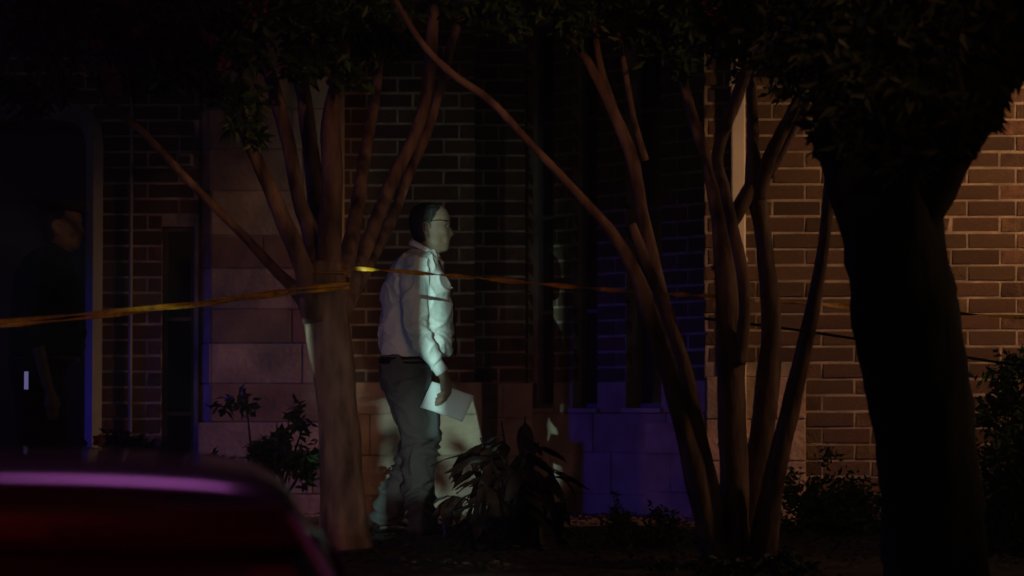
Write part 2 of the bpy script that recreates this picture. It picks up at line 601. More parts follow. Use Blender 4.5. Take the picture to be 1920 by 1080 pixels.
wz0, wz1 = 0.66, 3.25
wins = [(uF(990), uF(1038)), (uF(1074), uF(1120)), (uF(1174), uF(1240))]
brick_wall('wall', FA, FB, 0.862, TOPZ, 0.045, [(a, b, wz0, wz1) for a, b in wins], 0.05, 'angled brick bay with narrow dark windows')
mtF = Matrix(((fu.x, -fn.x, 0, fA.x), (fu.y, -fn.y, 0, fA.y), (0, 0, 1, 0), (0, 0, 0, 1)))
# stone piers between the windows just above the plinth, plinth below the sills
pc = Geo()
cuts = [0.0] + [c for w in wins for c in w] + [fL]
for a, b in zip(cuts[::2], cuts[1::2]):
    pc.box((a + .002, -0.004, wz0 + .002), (b - .002, 0.2, 0.860), 0.004, mtF)
pc.make('stone_pier', M['stone'], BL)
stone_blocks('plinth', FA, FB, [-0.16, 0.13, 0.40, wz0], [(0.3, 0.72), (0.15, 0.5, 0.86), (0.4, 0.8)], 0.2, 0.012, M['stone'], BL)
# a proud block course at the right end of the bay plinth
A2 = fA + fu * uF(1226)
B2 = fA + fu * (fL - 0.004)
stone_blocks('buttress', (A2.x + fn.x * .016, A2.y + fn.y * .016), (B2.x + fn.x * .016, B2.y + fn.y * .016), [-0.16, 0.16, 0.40, 0.60], [(), (0.5,)], 0.01, 0.06, M['stone'], BL)


def window(a, b, z0, z1, mt, depth=0.09, bars=(0.5,), name='window'):
    g = Geo(); t = 0.03
    g.box((a, depth, z0), (a + t, depth + .05, z1), .003, mt).box((b - t, depth, z0), (b, depth + .05, z1), .003, mt)
    g.box((a + t, depth + .001, z0), (b - t, depth + .05, z0 + t), .003, mt).box((a + t, depth + .001, z1 - t), (b - t, depth + .05, z1), .003, mt)
    w = g.make(name, M['frame'], BL)
    zs = [z0 + t] + [z0 + (z1 - z0) * k for k in bars] + [z1 - t]
    for k in range(len(zs) - 1):
        lo = zs[k] + (.012 if k else 0); hi = zs[k + 1] - (.012 if k < len(zs) - 2 else 0)
        Geo().box((a + t, depth + .02, lo), (b - t, depth + .026, hi), 0, mt).make('pane', M['glass'], w)
        if k: Geo().box((a + t, depth + .006, zs[k] - .012), (b - t, depth + .04, zs[k] + .012), .002, mt).make('muntin', M['frame'], w)
    Geo().box((a - .02, -0.03, z0 - .03), (b + .02, depth, z0 - .001), .004, mt).make('sill', M['stone'], w)
    # near-black sheet put in for the unlit room behind
    Geo().box((a, depth + .06, z0), (b, depth + .08, z1), 0, mt).make('room_sheet', M['void'], w)
    return w


for a, b in wins:
    window(a, b, wz0 + 0.03, wz1, mtF, bars=(0.25, 0.5, 0.75))

# right wing
DRW = 19.05
A, B = (X(1323, DRW), DRW), (6.8, DRW)
plx = X(1510, DRW)
brick_wall('wall', A, B, -0.2, TOPZ, 0.065, [(0, plx - A[0], -0.3, 0.888)], 0.02, 'warm lit reddish brick wall with pale mortar at the right')
stone_blocks('plinth', (A[0], DRW - .02), (plx, DRW - .02), [-0.16, 0.1, 0.36, 0.62, 0.888], [(0.45,), (0.7,)], 0.2, 0.0, M['stone'], BL)
# return of the left edge of the wing
Geo().box((A[0] + 0.01, DRW + 0.02, -0.2), (A[0] + 0.25, DRW + 1.6, TOPZ)).make('return_wall', M['mortar'], BL)

# left porch opening: pale surround with rounded corner, dark door set back
mtL = Matrix(((1, 0, 0, -6.5), (0, 1, 0, DL), (0, 0, 1, 0), (0, 0, 0, 1)))
tr = Geo()
ztop = zof(208, DL)
xj = X(178, DL)
path = [(Vector((-5.6, DL - .05, ztop)), .06), (Vector((xj - .9, DL - .05, ztop)), .06), (Vector((xj - .30, DL - .05, ztop)), .06), (Vector((xj - .10, DL - .05, ztop - .04)), .06),
        (Vector((xj - .01, DL - .05, ztop - .16)), .058), (Vector((xj, DL - .05, ztop - .5)), .055), (Vector((xj, DL - .05, 1.0)), .055), (Vector((xj, DL - .05, -0.1)), .055)]
tube_geo(tr, path, 4, 0, 5)
dt = tr.make('door_surround', M['greypaint'], BL); dt['label'] = 'pale surround with rounded corner around the dark entrance'
a, b = door_op[0], door_op[1]
dr = Geo().box((a, 0.9, -0.2), (b, 0.96, door_op[3]), 0, mtL).make('door', M['dark'], BL)
for k in range(4):
    w_ = (b - a) / 4
    Geo().box((a + k * w_ + .06, 0.885, 0.15), (a + (k + 1) * w_ - .06, 0.9, 2.1), .004, mtL).make('panel', M['dark'], dr)
Geo().box((a - .2, 0.22, -0.2), (a - .01, 0.9, TOPZ), 0, mtL).box((b + .01, 0.22, -0.2), (b + .2, 0.9, TOPZ), 0, mtL).box((a, 0.22, door_op[3] + .01), (b, 0.9, door_op[3] + .2), 0, mtL).make('porch_reveal', M['mortar'], BL)
window(win_op[0], win_op[1], 0.0, win_op[3], mtL, bars=(0.35, 0.68))
# added thin tube for the bluish line on the brick, and small pale fixture
cg = Geo(); cx = X(246, DL)
tube_geo(cg, [(Vector((cx, DL - .025, 3.6)), .012), (Vector((cx, DL - .025, 1.0)), .012), (Vector((cx, DL - .025, 0.2)), .012)], 8, 0, 1)
cg.make('line_tube', M['greypaint'], BL, True)
fx = PX(346, 300, DL - .1)
fl = thing('wall_fixture', 'small pale box fixture on the brick beside the stone pilaster', 'wall fixture', (fx.x, DL, fx.z))
Geo().box((fx.x - .05, DL - .16, fx.z - .045), (fx.x + .055, DL - .035, fx.z + .04), .012, None).make('housing', M['greypaint'], fl, True)
Geo().box((fx.x - .03, DL - .045, fx.z - .03), (fx.x + .03, DL - .008, fx.z + .03), .004).make('bracket', M['frame'], fl)
Geo().box((fx.x - .035, DL - .17, fx.z - .03), (fx.x + .04, DL - .158, fx.z + .02), .003).make('lens', M['glass'], fl)

# downspout on the right wing
dx = X(1384, DRW)
ds = Geo().box((dx - .045, DRW - .05, 0.05), (dx + .045, DRW - .006, TOPZ), .01).make('downspout', M['white'], BL)
ds['label'] = 'pale rectangular downspout'
for z in (0.5, 1.6, 2.7, 3.8):
    Geo().box((dx - .055, DRW - .054, z), (dx + .055, DRW - .007, z + .03), .003).make('bracket', M['white'], ds)
# eaves far above
Geo().box((-6.9, 18.6, TOPZ + .002), (7.2, 24.5, TOPZ + .25)).make('roof', M['dark'], BL)
# hidden outer side walls and back
Geo().box((-6.7, DL + .0, -0.2), (-6.51, 24.3, TOPZ)).box((6.81, DRW, -0.2), (7.0, 24.3, TOPZ)).box((-6.7, 24.31, -0.2), (7.0, 24.5, TOPZ)).make('rear_walls', M['mortar'], BL)
place_bricks()

# ------------------------------------------------------------------ foliage


def leaf_cloud(rng, clumps, size, droop=0.3, wide=0.42):
    """clumps: (centre, (rx, ry, rz), n) -> vertices, faces of folded leaves"""
    V = []; F = []
    for c, (rx, ry, rz), n in clumps:
        # sub-clumps make light and dark groups with gaps
        subs = [Vector((rng.gauss(0, .5) * rx, rng.gauss(0, .5) * ry, rng.gauss(0, .5) * rz)) for _ in range(max(3, n // 45))]
        for i in range(n):
            s = subs[rng.randrange(len(subs))]
            p = c + s + Vector((rng.gauss(0, .17) * rx, rng.gauss(0, .17) * ry, rng.gauss(0, .17) * rz))
            L = size * rng.uniform(.6, 1.3)
            d = Vector((rng.gauss(0, 1), rng.gauss(0, 1), rng.gauss(-droop, .8))).normalized()
            w = d.cross(Vector((rng.gauss(0, 1), rng.gauss(0, 1), rng.gauss(0, 1)))).normalized() * L * wide * .5
            nrm = d.cross(w).normalized()
            k = len(V)
            V += [p, p + d * L * .45 + w + nrm * L * .07, p + d * L, p + d * L * .45 - w + nrm * L * .07]
            F += [(k, k + 1, k + 2), (k, k + 2, k + 3)]
    return V, F


def pxclumps(lst, default_ry=0.5):
    out = []
    for px, py, Y, rx, rz, n in lst:
        s = Y / FPX
        out.append((PX(px, py, Y), (rx * s, default_ry, rz * s), n))
    return out


def limb(tree, pts, mat_, name='branch', seg=12, rough=0.14, taper=True):
    """pts: (px, py, Y, radius px)"""
    g = Geo()
    P = [(PX(a, b, Y), r * Y / FPX) for a, b, Y, r in pts]
    tube_geo(g, P, seg, rough, 6, seed=pts[0][0])
    return g.make(name, mat_, tree, True)


# ---- crepe myrtle left (A)
TA = thing('myrtle_tree', 'multi-stemmed tree with reddish bark left of the man in white', 'tree', (PX(645, 1000, 14.6).x, 14.6, 0.0))
limb(TA, [(648, 1030, 14.6, 52), (645, 985, 14.6, 46), (640, 900, 14.6, 41), (634, 780, 14.6, 38), (624, 680, 14.6, 40), (612, 600, 14.6, 44), (604, 545, 14.6, 46), (604, 490, 14.6, 40)], M['bark'], 'trunk', 20, 0.1)
limb(TA, [(596, 620, 14.6, 22.0), (568, 560, 14.6, 14.3), (520, 510, 14.55, 10.1), (440, 425, 14.45, 8.4), (350, 335, 14.35, 7.6), (270, 250, 14.25, 7.6), (205, 190, 14.2, 6.7), (120, 60, 14.1, 5.0), (60, -80, 14.0, 3.4)], M['bark'])
limb(TA, [(592, 600, 14.55, 26.0), (572, 510, 14.5, 20.2), (535, 420, 14.45, 16.0), (495, 330, 14.4, 13.4), (455, 240, 14.35, 11.8), (420, 160, 14.3, 10.9), (370, 40, 14.2, 7.6), (330, -80, 14.2, 5.0)], M['bark'])
limb(TA, [(600, 560, 14.6, 21.8), (585, 450, 14.7, 16.8), (560, 370, 14.75, 14.3), (540, 270, 14.8, 13.4), (515, 170, 14.85, 13.4), (490, 90, 14.9, 10.1), (450, -60, 15, 6.7)], M['bark'])
limb(TA, [(606, 540, 14.65, 23.5), (600, 430, 14.8, 19.3), (585, 310, 14.9, 16.0), (572, 200, 15.0, 14.3), (560, 90, 15.1, 10.1), (555, -60, 15.1, 6.7)], M['bark'])
limb(TA, [(618, 545, 14.6, 23.5), (618, 440, 14.6, 21.8), (622, 330, 14.6, 20.2), (620, 230, 14.6, 17.6), (640, 120, 14.6, 12.6), (655, 20, 14.6, 9.2), (670, -80, 14.6, 6.7)], M['bark'])
limb(TA, [(626, 570, 14.7, 21.8), (655, 470, 14.9, 16.0), (672, 370, 15.1, 12.6), (688, 270, 15.3, 10.9), (705, 180, 15.4, 9.2), (715, 60, 15.5, 6.7), (720, -60, 15.5, 4.2)], M['bark'])
limb(TA, [(628, 600, 14.7, 28.0), (660, 530, 15.0, 16.8), (700, 430, 15.4, 13.4), (735, 340, 15.6, 12.6), (775, 260, 15.7, 12.6), (800, 180, 15.8, 12.6), (808, 90, 15.8, 11.8), (818, -20, 15.9, 10.1), (825, -110, 15.9, 7.6)], M['bark'])
limb(TA, [(640, 590, 14.8, 15.1), (690, 500, 15.3, 10.9), (735, 410, 15.6, 10.1), (770, 320, 15.8, 9.2), (800, 250, 15.9, 9.2), (822, 180, 16.0, 8.4), (845, 90, 16.0, 8.4), (872, 0, 16.0, 7.6), (890, -80, 16, 5.9)], M['bark'])
rng = random.Random(11)
V, F = leaf_cloud(rng, pxclumps([
    (60, 40, 14, 150, 110, 1500), (200, 20, 14.1, 150, 90, 1500), (330, 60, 14.2, 120, 80, 1300), (250, 130, 14.1, 90, 40, 450), (440, 30, 14.4, 110, 70, 1300), (60, 170, 13.9, 80, 40, 350),
    (560, 20, 14.6, 130, 70, 1300), (680, 20, 14.7, 100, 70, 800), (610, 110, 14.5, 80, 40, 600), (725, 100, 14.9, 50, 50, 330), (750, -10, 15, 70, 50, 250),
    (400, 130, 14.1, 60, 50, 420), (440, 190, 14.1, 45, 55, 420), (470, 235, 14.1, 28, 30, 120), (300, -150, 14.3, 350, 120, 2600), (700, -160, 15, 300, 90, 2000)], .35), 0.072)
raw('crown', V, F, M['leaf'], TA, kind='stuff')


def blossom(tree, px, py, Y, rx, n, name='blossom'):
    rr = random.Random(px * 7 + py)
    V, F = leaf_cloud(rr, [(PX(px, py, Y), (rx * Y / FPX, .06, rx * .8 * Y / FPX), n)], .028, .1, .9)
    return raw(name, V, F, M['blossom'], tree)


for b_ in ((395, 70, 13.9, 12, 60), (190, 80, 13.9, 13, 55), (268, 62, 13.9, 12, 50), (212, 155, 13.9, 40, 260), (255, 10, 13.9, 14, 60), (480, 20, 14.2, 26, 90), (420, 118, 14, 10, 30)):
    blossom(TA, *b_)

# ---- crepe myrtle right (B)
TB = thing('myrtle_tree', 'tree of many thin diverging stems between the window bay and the lit brick wall', 'tree', (PX(1395, 1060, 13.6).x, 13.6, 0.0))
limb(TB, [(1395, 1160, 13.6, 100), (1395, 1110, 13.6, 86), (1395, 1080, 13.6, 72), (1393, 1062, 13.62, 40), (1393, 1056, 13.64, 10)], M['bark'], 'trunk', 20, 0.12)
limb(TB, [(1345, 1060, 13.6, 30.0), (1322, 960, 13.5, 24.0), (1290, 830, 13.45, 20.0), (1255, 700, 13.4, 18.0), (1222, 600, 13.35, 18.0), (1190, 510, 13.3, 13.6), (1150, 440, 13.25, 10.4), (1080, 360, 13.2, 8.0), (1000, 275, 13.2, 7.2), (920, 190, 13.2, 7.2), (850, 140, 13.2, 7.2), (790, 80, 13.2, 6.4), (730, -20, 13.2, 4.8)], M['bark'])
limb(TB, [(1340, 990, 13.7, 24.0), (1310, 850, 13.75, 20.0), (1280, 720, 13.8, 17.0), (1250, 600, 13.85, 14.0), (1228, 500, 13.9, 11.7), (1205, 400, 13.9, 10.8), (1185, 300, 13.95, 12.6), (1150, 210, 14, 10.8), (1110, 130, 14, 9.0), (1060, 50, 14, 7.2), (1020, -60, 14, 5.4)], M['bark'])
limb(TB, [(1345, 1040, 13.55, 26.0), (1330, 930, 13.5, 22.0), (1303, 800, 13.5, 19.0), (1285, 700, 13.5, 14.0), (1250, 580, 13.55, 10.8), (1215, 500, 13.6, 9.9), (1185, 420, 13.6, 8.1)], M['bark'])
limb(TB, [(1150, 200, 14, 7.2), (1125, 120, 14, 6.3), (1112, 30, 14, 5.4), (1105, -50, 14, 4.5)], M['bark'])
limb(TB, [(1210, 300, 13.95, 7.2), (1190, 230, 13.9, 5.4), (1175, 150, 13.9, 5.4), (1160, 60, 13.9, 4.5)], M['bark'])
limb(TB, [(1372, 1060, 13.6, 34.0), (1375, 930, 13.6, 28.0), (1373, 800, 13.6, 27.0), (1370, 680, 13.6, 28.0), (1366, 580, 13.6, 24.3), (1360, 500, 13.6, 21.6), (1350, 420, 13.6, 16.2), (1335, 340, 13.6, 13.5), (1320, 280, 13.6, 11.7), (1290, 190, 13.6, 9.9), (1270, 80, 13.6, 8.1), (1260, -60, 13.6, 6.3)], M['bark'])
limb(TB, [(1385, 680, 13.55, 16.0), (1396, 590, 13.5, 11.7), (1390, 500, 13.5, 11.7), (1375, 430, 13.5, 10.8), (1360, 360, 13.5, 9.9), (1345, 290, 13.5, 10.8), (1375, 200, 13.5, 11.7), (1400, 130, 13.5, 11.7), (1425, 40, 13.5, 9.0), (1440, -60, 13.5, 7.2)], M['bark'])
limb(TB, [(1400, 1040, 13.7, 30.0), (1410, 930, 13.7, 25.0), (1430, 800, 13.7, 23.0), (1443, 680, 13.7, 22.0), (1445, 590, 13.7, 18.9), (1438, 500, 13.7, 16.2), (1428, 420, 13.7, 16.2), (1415, 350, 13.7, 19.8), (1412, 280, 13.7, 12.6), (1410, 200, 13.7, 10.8), (1405, 120, 13.7, 9.0), (1395, 20, 13.7, 8.1), (1390, -70, 13.7, 6.3)], M['bark'])
limb(TB, [(1420, 370, 13.7, 17.1), (1445, 290, 13.65, 12.6), (1480, 220, 13.6, 10.8), (1515, 150, 13.6, 9.0), (1560, 60, 13.6, 7.2), (1590, -40, 13.6, 5.4)], M['bark'])
limb(TB, [(1440, 330, 13.7, 9.9), (1480, 260, 13.75, 8.1), (1510, 195, 13.8, 7.2), (1530, 120, 13.8, 6.3)], M['bark'])
limb(TB, [(1370, 420, 13.65, 13.5), (1395, 375, 13.68, 15.3), (1425, 320, 13.7, 13.5)], M['bark'])
limb(TB, [(1428, 1060, 13.6, 30.0), (1440, 960, 13.5, 23.0), (1462, 850, 13.45, 20.0), (1490, 730, 13.4, 18.0), (1515, 620, 13.3, 15.0), (1535, 520, 13.25, 12.6), (1548, 430, 13.2, 11.7), (1556, 340, 13.2, 10.8), (1560, 240, 13.2, 9.0), (1570, 100, 13.2, 7.2)], M['bark'])
rng = random.Random(12)
V, F = leaf_cloud(rng, pxclumps([
    (900, 0, 13.3, 80, 45, 260), (970, 20, 13.5, 90, 50, 420), (1060, 10, 13.8, 90, 55, 380), (1150, 0, 13.9, 90, 45, 320), (1230, 40, 13.7, 60, 60, 450), (1300, 30, 13.6, 70, 60, 900),
    (1400, 50, 13.6, 90, 60, 1300), (1490, 70, 13.6, 70, 70, 1000), (1290, 110, 13.6, 40, 50, 200), (1520, 190, 13.5, 35, 40, 160), (1440, 120, 13.6, 45, 30, 350), (820, -10, 13.3, 60, 30, 90), (1100, -170, 13.6, 400, 90, 2400), (1400, -150, 13.6, 250, 110, 2000)], .35), 0.062)
raw('crown', V, F, M['leaf'], TB, kind='stuff')
for b_ in ((1345, 15, 13.4, 26, 90), (1385, 45, 13.4, 16, 50), (1505, 215, 13.4, 12, 30)):
    blossom(TB, *b_)

# ---- big dark tree right (C)
TC = thing('broad_tree', 'thick dark forked tree trunk silhouetted against the lit brick wall', 'tree', (PX(1760, 1080, 12.3).x, 12.3, -0.25))
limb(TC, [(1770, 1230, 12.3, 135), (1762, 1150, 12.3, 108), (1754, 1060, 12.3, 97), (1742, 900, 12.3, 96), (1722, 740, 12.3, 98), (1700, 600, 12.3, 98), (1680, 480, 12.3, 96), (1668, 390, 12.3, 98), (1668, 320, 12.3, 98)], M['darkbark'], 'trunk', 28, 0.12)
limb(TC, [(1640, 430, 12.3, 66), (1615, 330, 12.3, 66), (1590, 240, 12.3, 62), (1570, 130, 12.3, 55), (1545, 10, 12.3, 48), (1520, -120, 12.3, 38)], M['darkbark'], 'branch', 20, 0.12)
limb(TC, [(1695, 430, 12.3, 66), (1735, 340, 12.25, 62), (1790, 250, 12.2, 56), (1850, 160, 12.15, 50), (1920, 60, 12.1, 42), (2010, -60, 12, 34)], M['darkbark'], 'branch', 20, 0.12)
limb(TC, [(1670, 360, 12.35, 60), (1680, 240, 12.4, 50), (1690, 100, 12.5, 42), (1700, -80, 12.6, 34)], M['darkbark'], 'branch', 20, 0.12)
rng = random.Random(13)
V, F = leaf_cloud(rng, pxclumps([
    (1600, 60, 12.2, 120, 90, 2200), (1720, 80, 12.1, 120, 100, 2600), (1840, 40, 12.0, 110, 80, 1600), (1700, 200, 12.0, 110, 80, 1700), (1620, 220, 12.1, 70, 80, 900), (1780, 210, 12.0, 70, 60, 900),
    (1860, 130, 12.0, 45, 45, 500), (1690, 310, 12.0, 60, 40, 350), (1700, -150, 12.3, 300, 120, 3000)], .45), 0.085)
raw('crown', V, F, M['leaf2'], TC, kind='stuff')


# ---- shrubs
def shrub(name, label, px, base_py, Y, clumps, size, material, stems=5, cat='shrub', top=None, ry=.35):
    b = PX(px, base_py, Y); b.z = 0.0
    t = thing(name, label, cat, b)
    r = random.Random(px)
    for k in range(stems):
        c = clumps[k % len(clumps)]
        e = PX(c[0] + r.uniform(-.5, .5) * c[3], c[1] + r.uniform(-.3, .5) * c[4], c[2])
        g = Geo()
        tube_geo(g, [(Vector((b.x + r.uniform(-.05, .05), b.y + r.uniform(-.05, .05), -.02)), .012), ((b + e) / 2 + Vector((r.uniform(-.05, .05), 0, .03)), .009), (e, .004)], 6, 0, 4)
        g.make('stem', M['darkbark'], t, True)
    V, F = leaf_cloud(r, pxclumps(clumps, ry), size)
    raw('foliage', V, F, material, t, kind='stuff')
    return t


shrub('shrub', 'low fine-leaved shrub against the pale plinth beside the car roof', 500, 930, 17.8,
      [(520, 860, 17.8, 75, 35, 420), (470, 840, 17.8, 60, 30, 120), (560, 790, 17.8, 40, 50, 110), (430, 870, 17.8, 50, 30, 220), (440, 770, 17.9, 60, 25, 90), (590, 860, 17.6, 40, 50, 260)], 0.07, M['leaf2'], 9)
shrub('shrub', 'dark low shrub under the pale door surround, behind the car roof', 230, 940, 17.5,
      [(220, 850, 17.5, 60, 40, 500), (200, 900, 17.5, 90, 40, 500), (120, 890, 17.4, 90, 30, 500)], 0.06, M['leaf2'], 5)
shrub('shrub', 'olive feathery shrub in front of the blue-lit plinth', 1210, 1080, 15.2,
      [(1210, 1040, 15.2, 70, 50, 1300), (1165, 1000, 15.2, 24, 60, 450), (1240, 1000, 15.3, 35, 55, 500), (1275, 1060, 15.2, 50, 30, 600), (1155, 960, 15.2, 12, 30, 60)], 0.035, M['olive'], 6)
shrub('shrub', 'green shrub between the thin stems and the thick dark trunk', 1570, 1060, 17.2,
      [(1560, 1000, 17.2, 120, 90, 4200), (1520, 940, 17.2, 60, 60, 1300), (1630, 1030, 17.0, 90, 70, 2200), (1600, 940, 17.3, 60, 40, 500)], 0.045, M['shrubleaf'], 8)
shrub('shrub', 'tall dark green shrub at the right edge of the picture', 1920, 1080, 14.5,
      [(1900, 950, 14.5, 80, 120, 3000), (1890, 800, 14.5, 55, 70, 1100), (1930, 720, 14.5, 50, 60, 700), (1990, 850, 14.5, 80, 150, 1800)], 0.05, M['shrubleaf'], 9)
shrub('shrub', 'low dark ground shrub in front of the thin stems', 1400, 1080, 13.2,
      [(1380, 1070, 13.2, 110, 25, 900), (1480, 1060, 13.2, 60, 22, 500)], 0.045, M['leaf2'], 6)

# large-leaved drooping bush in the centre: every leaf is its own part
bb = PX(965, 1040, 15.2); bb.z = 0
BU = thing('large_leaved_bush', 'bush of long drooping bronze leaves right of the walking man', 'bush', bb)
lm = []
for k in range(5):
    me = bpy.data.meshes.new('leaf')
    r = random.Random(40 + k)
    V = []; F = []
    n = 5
    for i in range(n + 1):
        t = i / n
        w = .17 * math.sin(math.pi * min(1, t * .9 + .08)) ** .8
        if i == n: w = .004
        z = -.35 * t * t + .03 * r.uniform(-1, 1)
        V += [(-w, t, z + .03 + .02 * r.uniform(-1, 1)), (0, t, z), (w, t, z + .03 + .02 * r.uniform(-1, 1))]
    for i in range(n):
        a = i * 3
        F += [(a, a + 1, a + 4, a + 3), (a + 1, a + 2, a + 5, a + 4)]
    me.from_pydata(V, [], F); me.materials.append(M['brownleaf'])
    me.polygons.foreach_set('use_smooth', [True] * len(me.polygons))
    lm.append(me)
r = random.Random(5)
tips = []
env = [(870, 850), (850, 930), (900, 820), (940, 790), (985, 780), (1010, 830), (1040, 880), (1060, 940), (1000, 900), (950, 870), (900, 900), (960, 950), (1020, 980), (890, 960), (940, 1010), (1000, 1030), (860, 985), (1050, 1010), (975, 850), (920, 860)]
for i, (a, b_) in enumerate(env):
    Y = 15.2 + r.uniform(-.25, .25)
    e = PX(a, b_, Y)
    g = Geo()
    mid = (bb + e) / 2 + Vector((0, 0, .06))
    tube_geo(g, [(bb + Vector((r.uniform(-.06, .06), r.uniform(-.06, .06), -.02)), .012), (mid, .009), (e, .004)], 6, 0, 5)
    g.make('stem', M['darkbark'], BU, True)
    for k in range(14):
        t = r.uniform(.35, 1.0)
        p = bb.lerp(mid, t * 2) if t < .5 else mid.lerp(e, (t - .5) * 2)
        yaw = r.uniform(0, 2 * math.pi) if r.random() < .5 else (math.pi / 2 * (1 if a < 960 else -1) + r.gauss(0, .7))
        L = r.uniform(.13, .23)
        T = Matrix.Translation(p) @ Matrix.Rotation(yaw, 4, 'Z') @ Matrix.Rotation(r.uniform(-1.1, .1), 4, 'X') @ Matrix.Rotation(r.uniform(-.5, .5), 4, 'Y') @ Matrix.Diagonal((L * r.uniform(.8, 1.2), L, L, 1))
        o = bpy.data.objects.new('leaf', lm[r.randrange(5)])
        COL.objects.link(o); o.parent = BU; o.matrix_parent_inverse = BU.matrix_basis.inverted(); o.matrix_basis = T

# flowers on the ground


def flower(px, py, Y, m, label, size=.012):
    p = PX(px, py, Y)
    t = thing('flower', label, 'flower', (p.x, p.y, 0))
    for k in range(5):
        a = k * 2 * math.pi / 5
        d = Vector((math.cos(a), -.4, math.sin(a)))
        d.normalize()
        s = d.cross(Vector((0, -1, 0))).normalized()
        raw('petal', [p, p + d * size * .6 + s * size * .45, p + d * size * 1.15 + Vector((0, -.004, 0)), p + d * size * .6 - s * size * .45], [(0, 1, 2), (0, 2, 3)], m, t)
    g = Geo(); tube_geo(g, [(p, .0025), ((p + Vector((p.x, p.y, -.02))) / 2 + Vector((.004, 0, 0)), .0025), (Vector((p.x, p.y, -.02)), .003)], 5, 0, 3)
    g.make('stem', M['leaf2'], t)


flower(757, 1047, 14.0, M['yellow'], 'small yellow flower on the dark mulch below the man')
flower(729, 1046, 14.0, M['blue'], 'small violet flower beside the yellow one on the mulch')
flower(186, 826, 17.0, M['orange'], 'small orange flower on the shrub behind the car roof', .04)

# leaf litter over the mulch
r = random.Random(21)
V = []; F = []
for i in range(9000):
    x = r.uniform(-3.2, 3.2); y = r.uniform(12.9, 19.5)
    L = r.uniform(.02, .055)
    p = Vector((x, y, r.uniform(.0, .02)))
    a = r.uniform(0, 6.28)
    d = Vector((math.cos(a), math.sin(a), r.uniform(-.1, .5))).normalized()
    w = Vector((-d.y, d.x, r.uniform(-.4, .4))).normalized() * L * .3
    k = len(V)
    V += [p, p + d * L * .5 + w, p + d * L, p + d * L * .5 - w]; F += [(k, k + 1, k + 2), (k, k + 2, k + 3)]
raw('leaf_litter', V, F, M['litter'], kind='stuff')


# ------------------------------------------------------------------ barrier tape
def ribbon(g, pts, width, twist, thick=.0012, n=90, phase=0.0, sag=0.0):
    P = catmull([(p, 1) for p in pts], max(2, n // (len(pts) - 1)))
    V = []; F = []
    N = len(P)
    for i, (p, _) in enumerate(P):
        t = (P[min(i + 1, N - 1)][0] - P[max(i - 1, 0)][0]).normalized()
        s = i / N
        a = phase + twist * s * 2 * math.pi + 1.1 * noise.noise(Vector((s * 9, phase, 0)))
        up = Vector((0, 0, 1)); up = (up - t * up.dot(t)).normalized(); sd = t.cross(up)
        d = up * math.cos(a) + sd * math.sin(a)
        nn = t.cross(d)
        w = width * (1 + .25 * noise.noise(Vector((s * 25, 1, phase))))
        V += [p + d * w / 2 + nn * thick, p + nn * thick * 3, p - d * w / 2 + nn * thick, p - d * w / 2 - nn * thick, p - nn * thick * -1, p + d * w / 2 - nn * thick]
    for i in range(N - 1):
        for k in range(6):
            a0 = i * 6 + k; a1 = i * 6 + (k + 1) % 6
            F.append((a0, a1, a1 + 6, a0 + 6))
    g.add(V, F)


T1 = thing('barrier_tape', 'doubled yellow tape running from the left edge to the left tree', 'barrier tape', PX(300, 570, 13.5))
for k, (dy0, dy1) in enumerate(((0, 0), (9, 8))):
    g = Geo()
    ribbon(g, [PX(-700, 655 + dy0, 11), PX(-60, 607 + dy0, 12.8), PX(200, 585 + dy0 * .8, 13.5), PX(400, 563 + dy0 * .6, 14.0), PX(560, 541 + dy1, 14.3), PX(655, 532 + dy1, 14.4)], .018, 2.2 + k, phase=k * 1.3, n=160)
    g.make('strand', M['tape'], T1)
# wrapped round the trunk
g = Geo()
c = PX(606, 525, 14.6)
ribbon(g, [c + Vector((math.cos(a) * .125, math.sin(a) * .125, .0 + a * .006)) for a in [i * .5 for i in range(13)]], .03, .3, n=60)
g.make('loop', M['tape'], T1)
T2 = thing('barrier_tape', 'thin yellow tape crossing in front of the man towards the right wall', 'barrier tape', PX(900, 522, 14.2))
g = Geo()
ribbon(g, [PX(640, 502, 14.45), PX(720, 507, 14.4), PX(850, 517, 14.3), PX(1000, 531, 14.1), PX(1150, 544, 13.9), PX(1240, 550, 13.7), PX(1340, 556, 13.6), PX(1500, 569, 14.0), PX(1700, 580, 14.6), PX(1830, 590, 15.0), PX(2100, 604, 15.8)], .021, 7.5, n=260)
g.make('strand', M['tape'], T2)
T3 = thing('cord', 'thin dark cord sagging across the lit brick wall at the right', 'cord', PX(1600, 636, 14.2))
g = Geo()
tube_geo(g, [(PX(1320, 597, 14.3), .007), (PX(1480, 617, 14.2), .007), (PX(1620, 638, 14.0), .007), (PX(1800, 668, 13.8), .007), (PX(1920, 686, 13.6), .007), (PX(2200, 720, 13.2), .007)], 6, 0, 8)
g.make('strand', M['tapedark'], T3)

# ------------------------------------------------------------------ thin night haze
hz = Geo().box((-82, -62, -2.2), (82, 122, 9.0)).make('haze', M['void'])
hz['kind'] = 'stuff'
hm = bpy.data.materials.new('night_air'); hm.use_nodes = True
hn = hm.node_tree; hn.nodes.remove(hn.nodes['Principled BSDF'])
pvn = hn.nodes.new('ShaderNodeVolumePrincipled')
pvn.inputs['Color'].default_value = (.9, .92, .95, 1); pvn.inputs['Density'].default_value = HAZE; pvn.inputs['Anisotropy'].default_value = .35
hn.links.new(pvn.outputs[0], hn.nodes['Material Output'].inputs['Volume'])
hz.data.materials.clear(); hz.data.materials.append(hm)

# ------------------------------------------------------------------ people


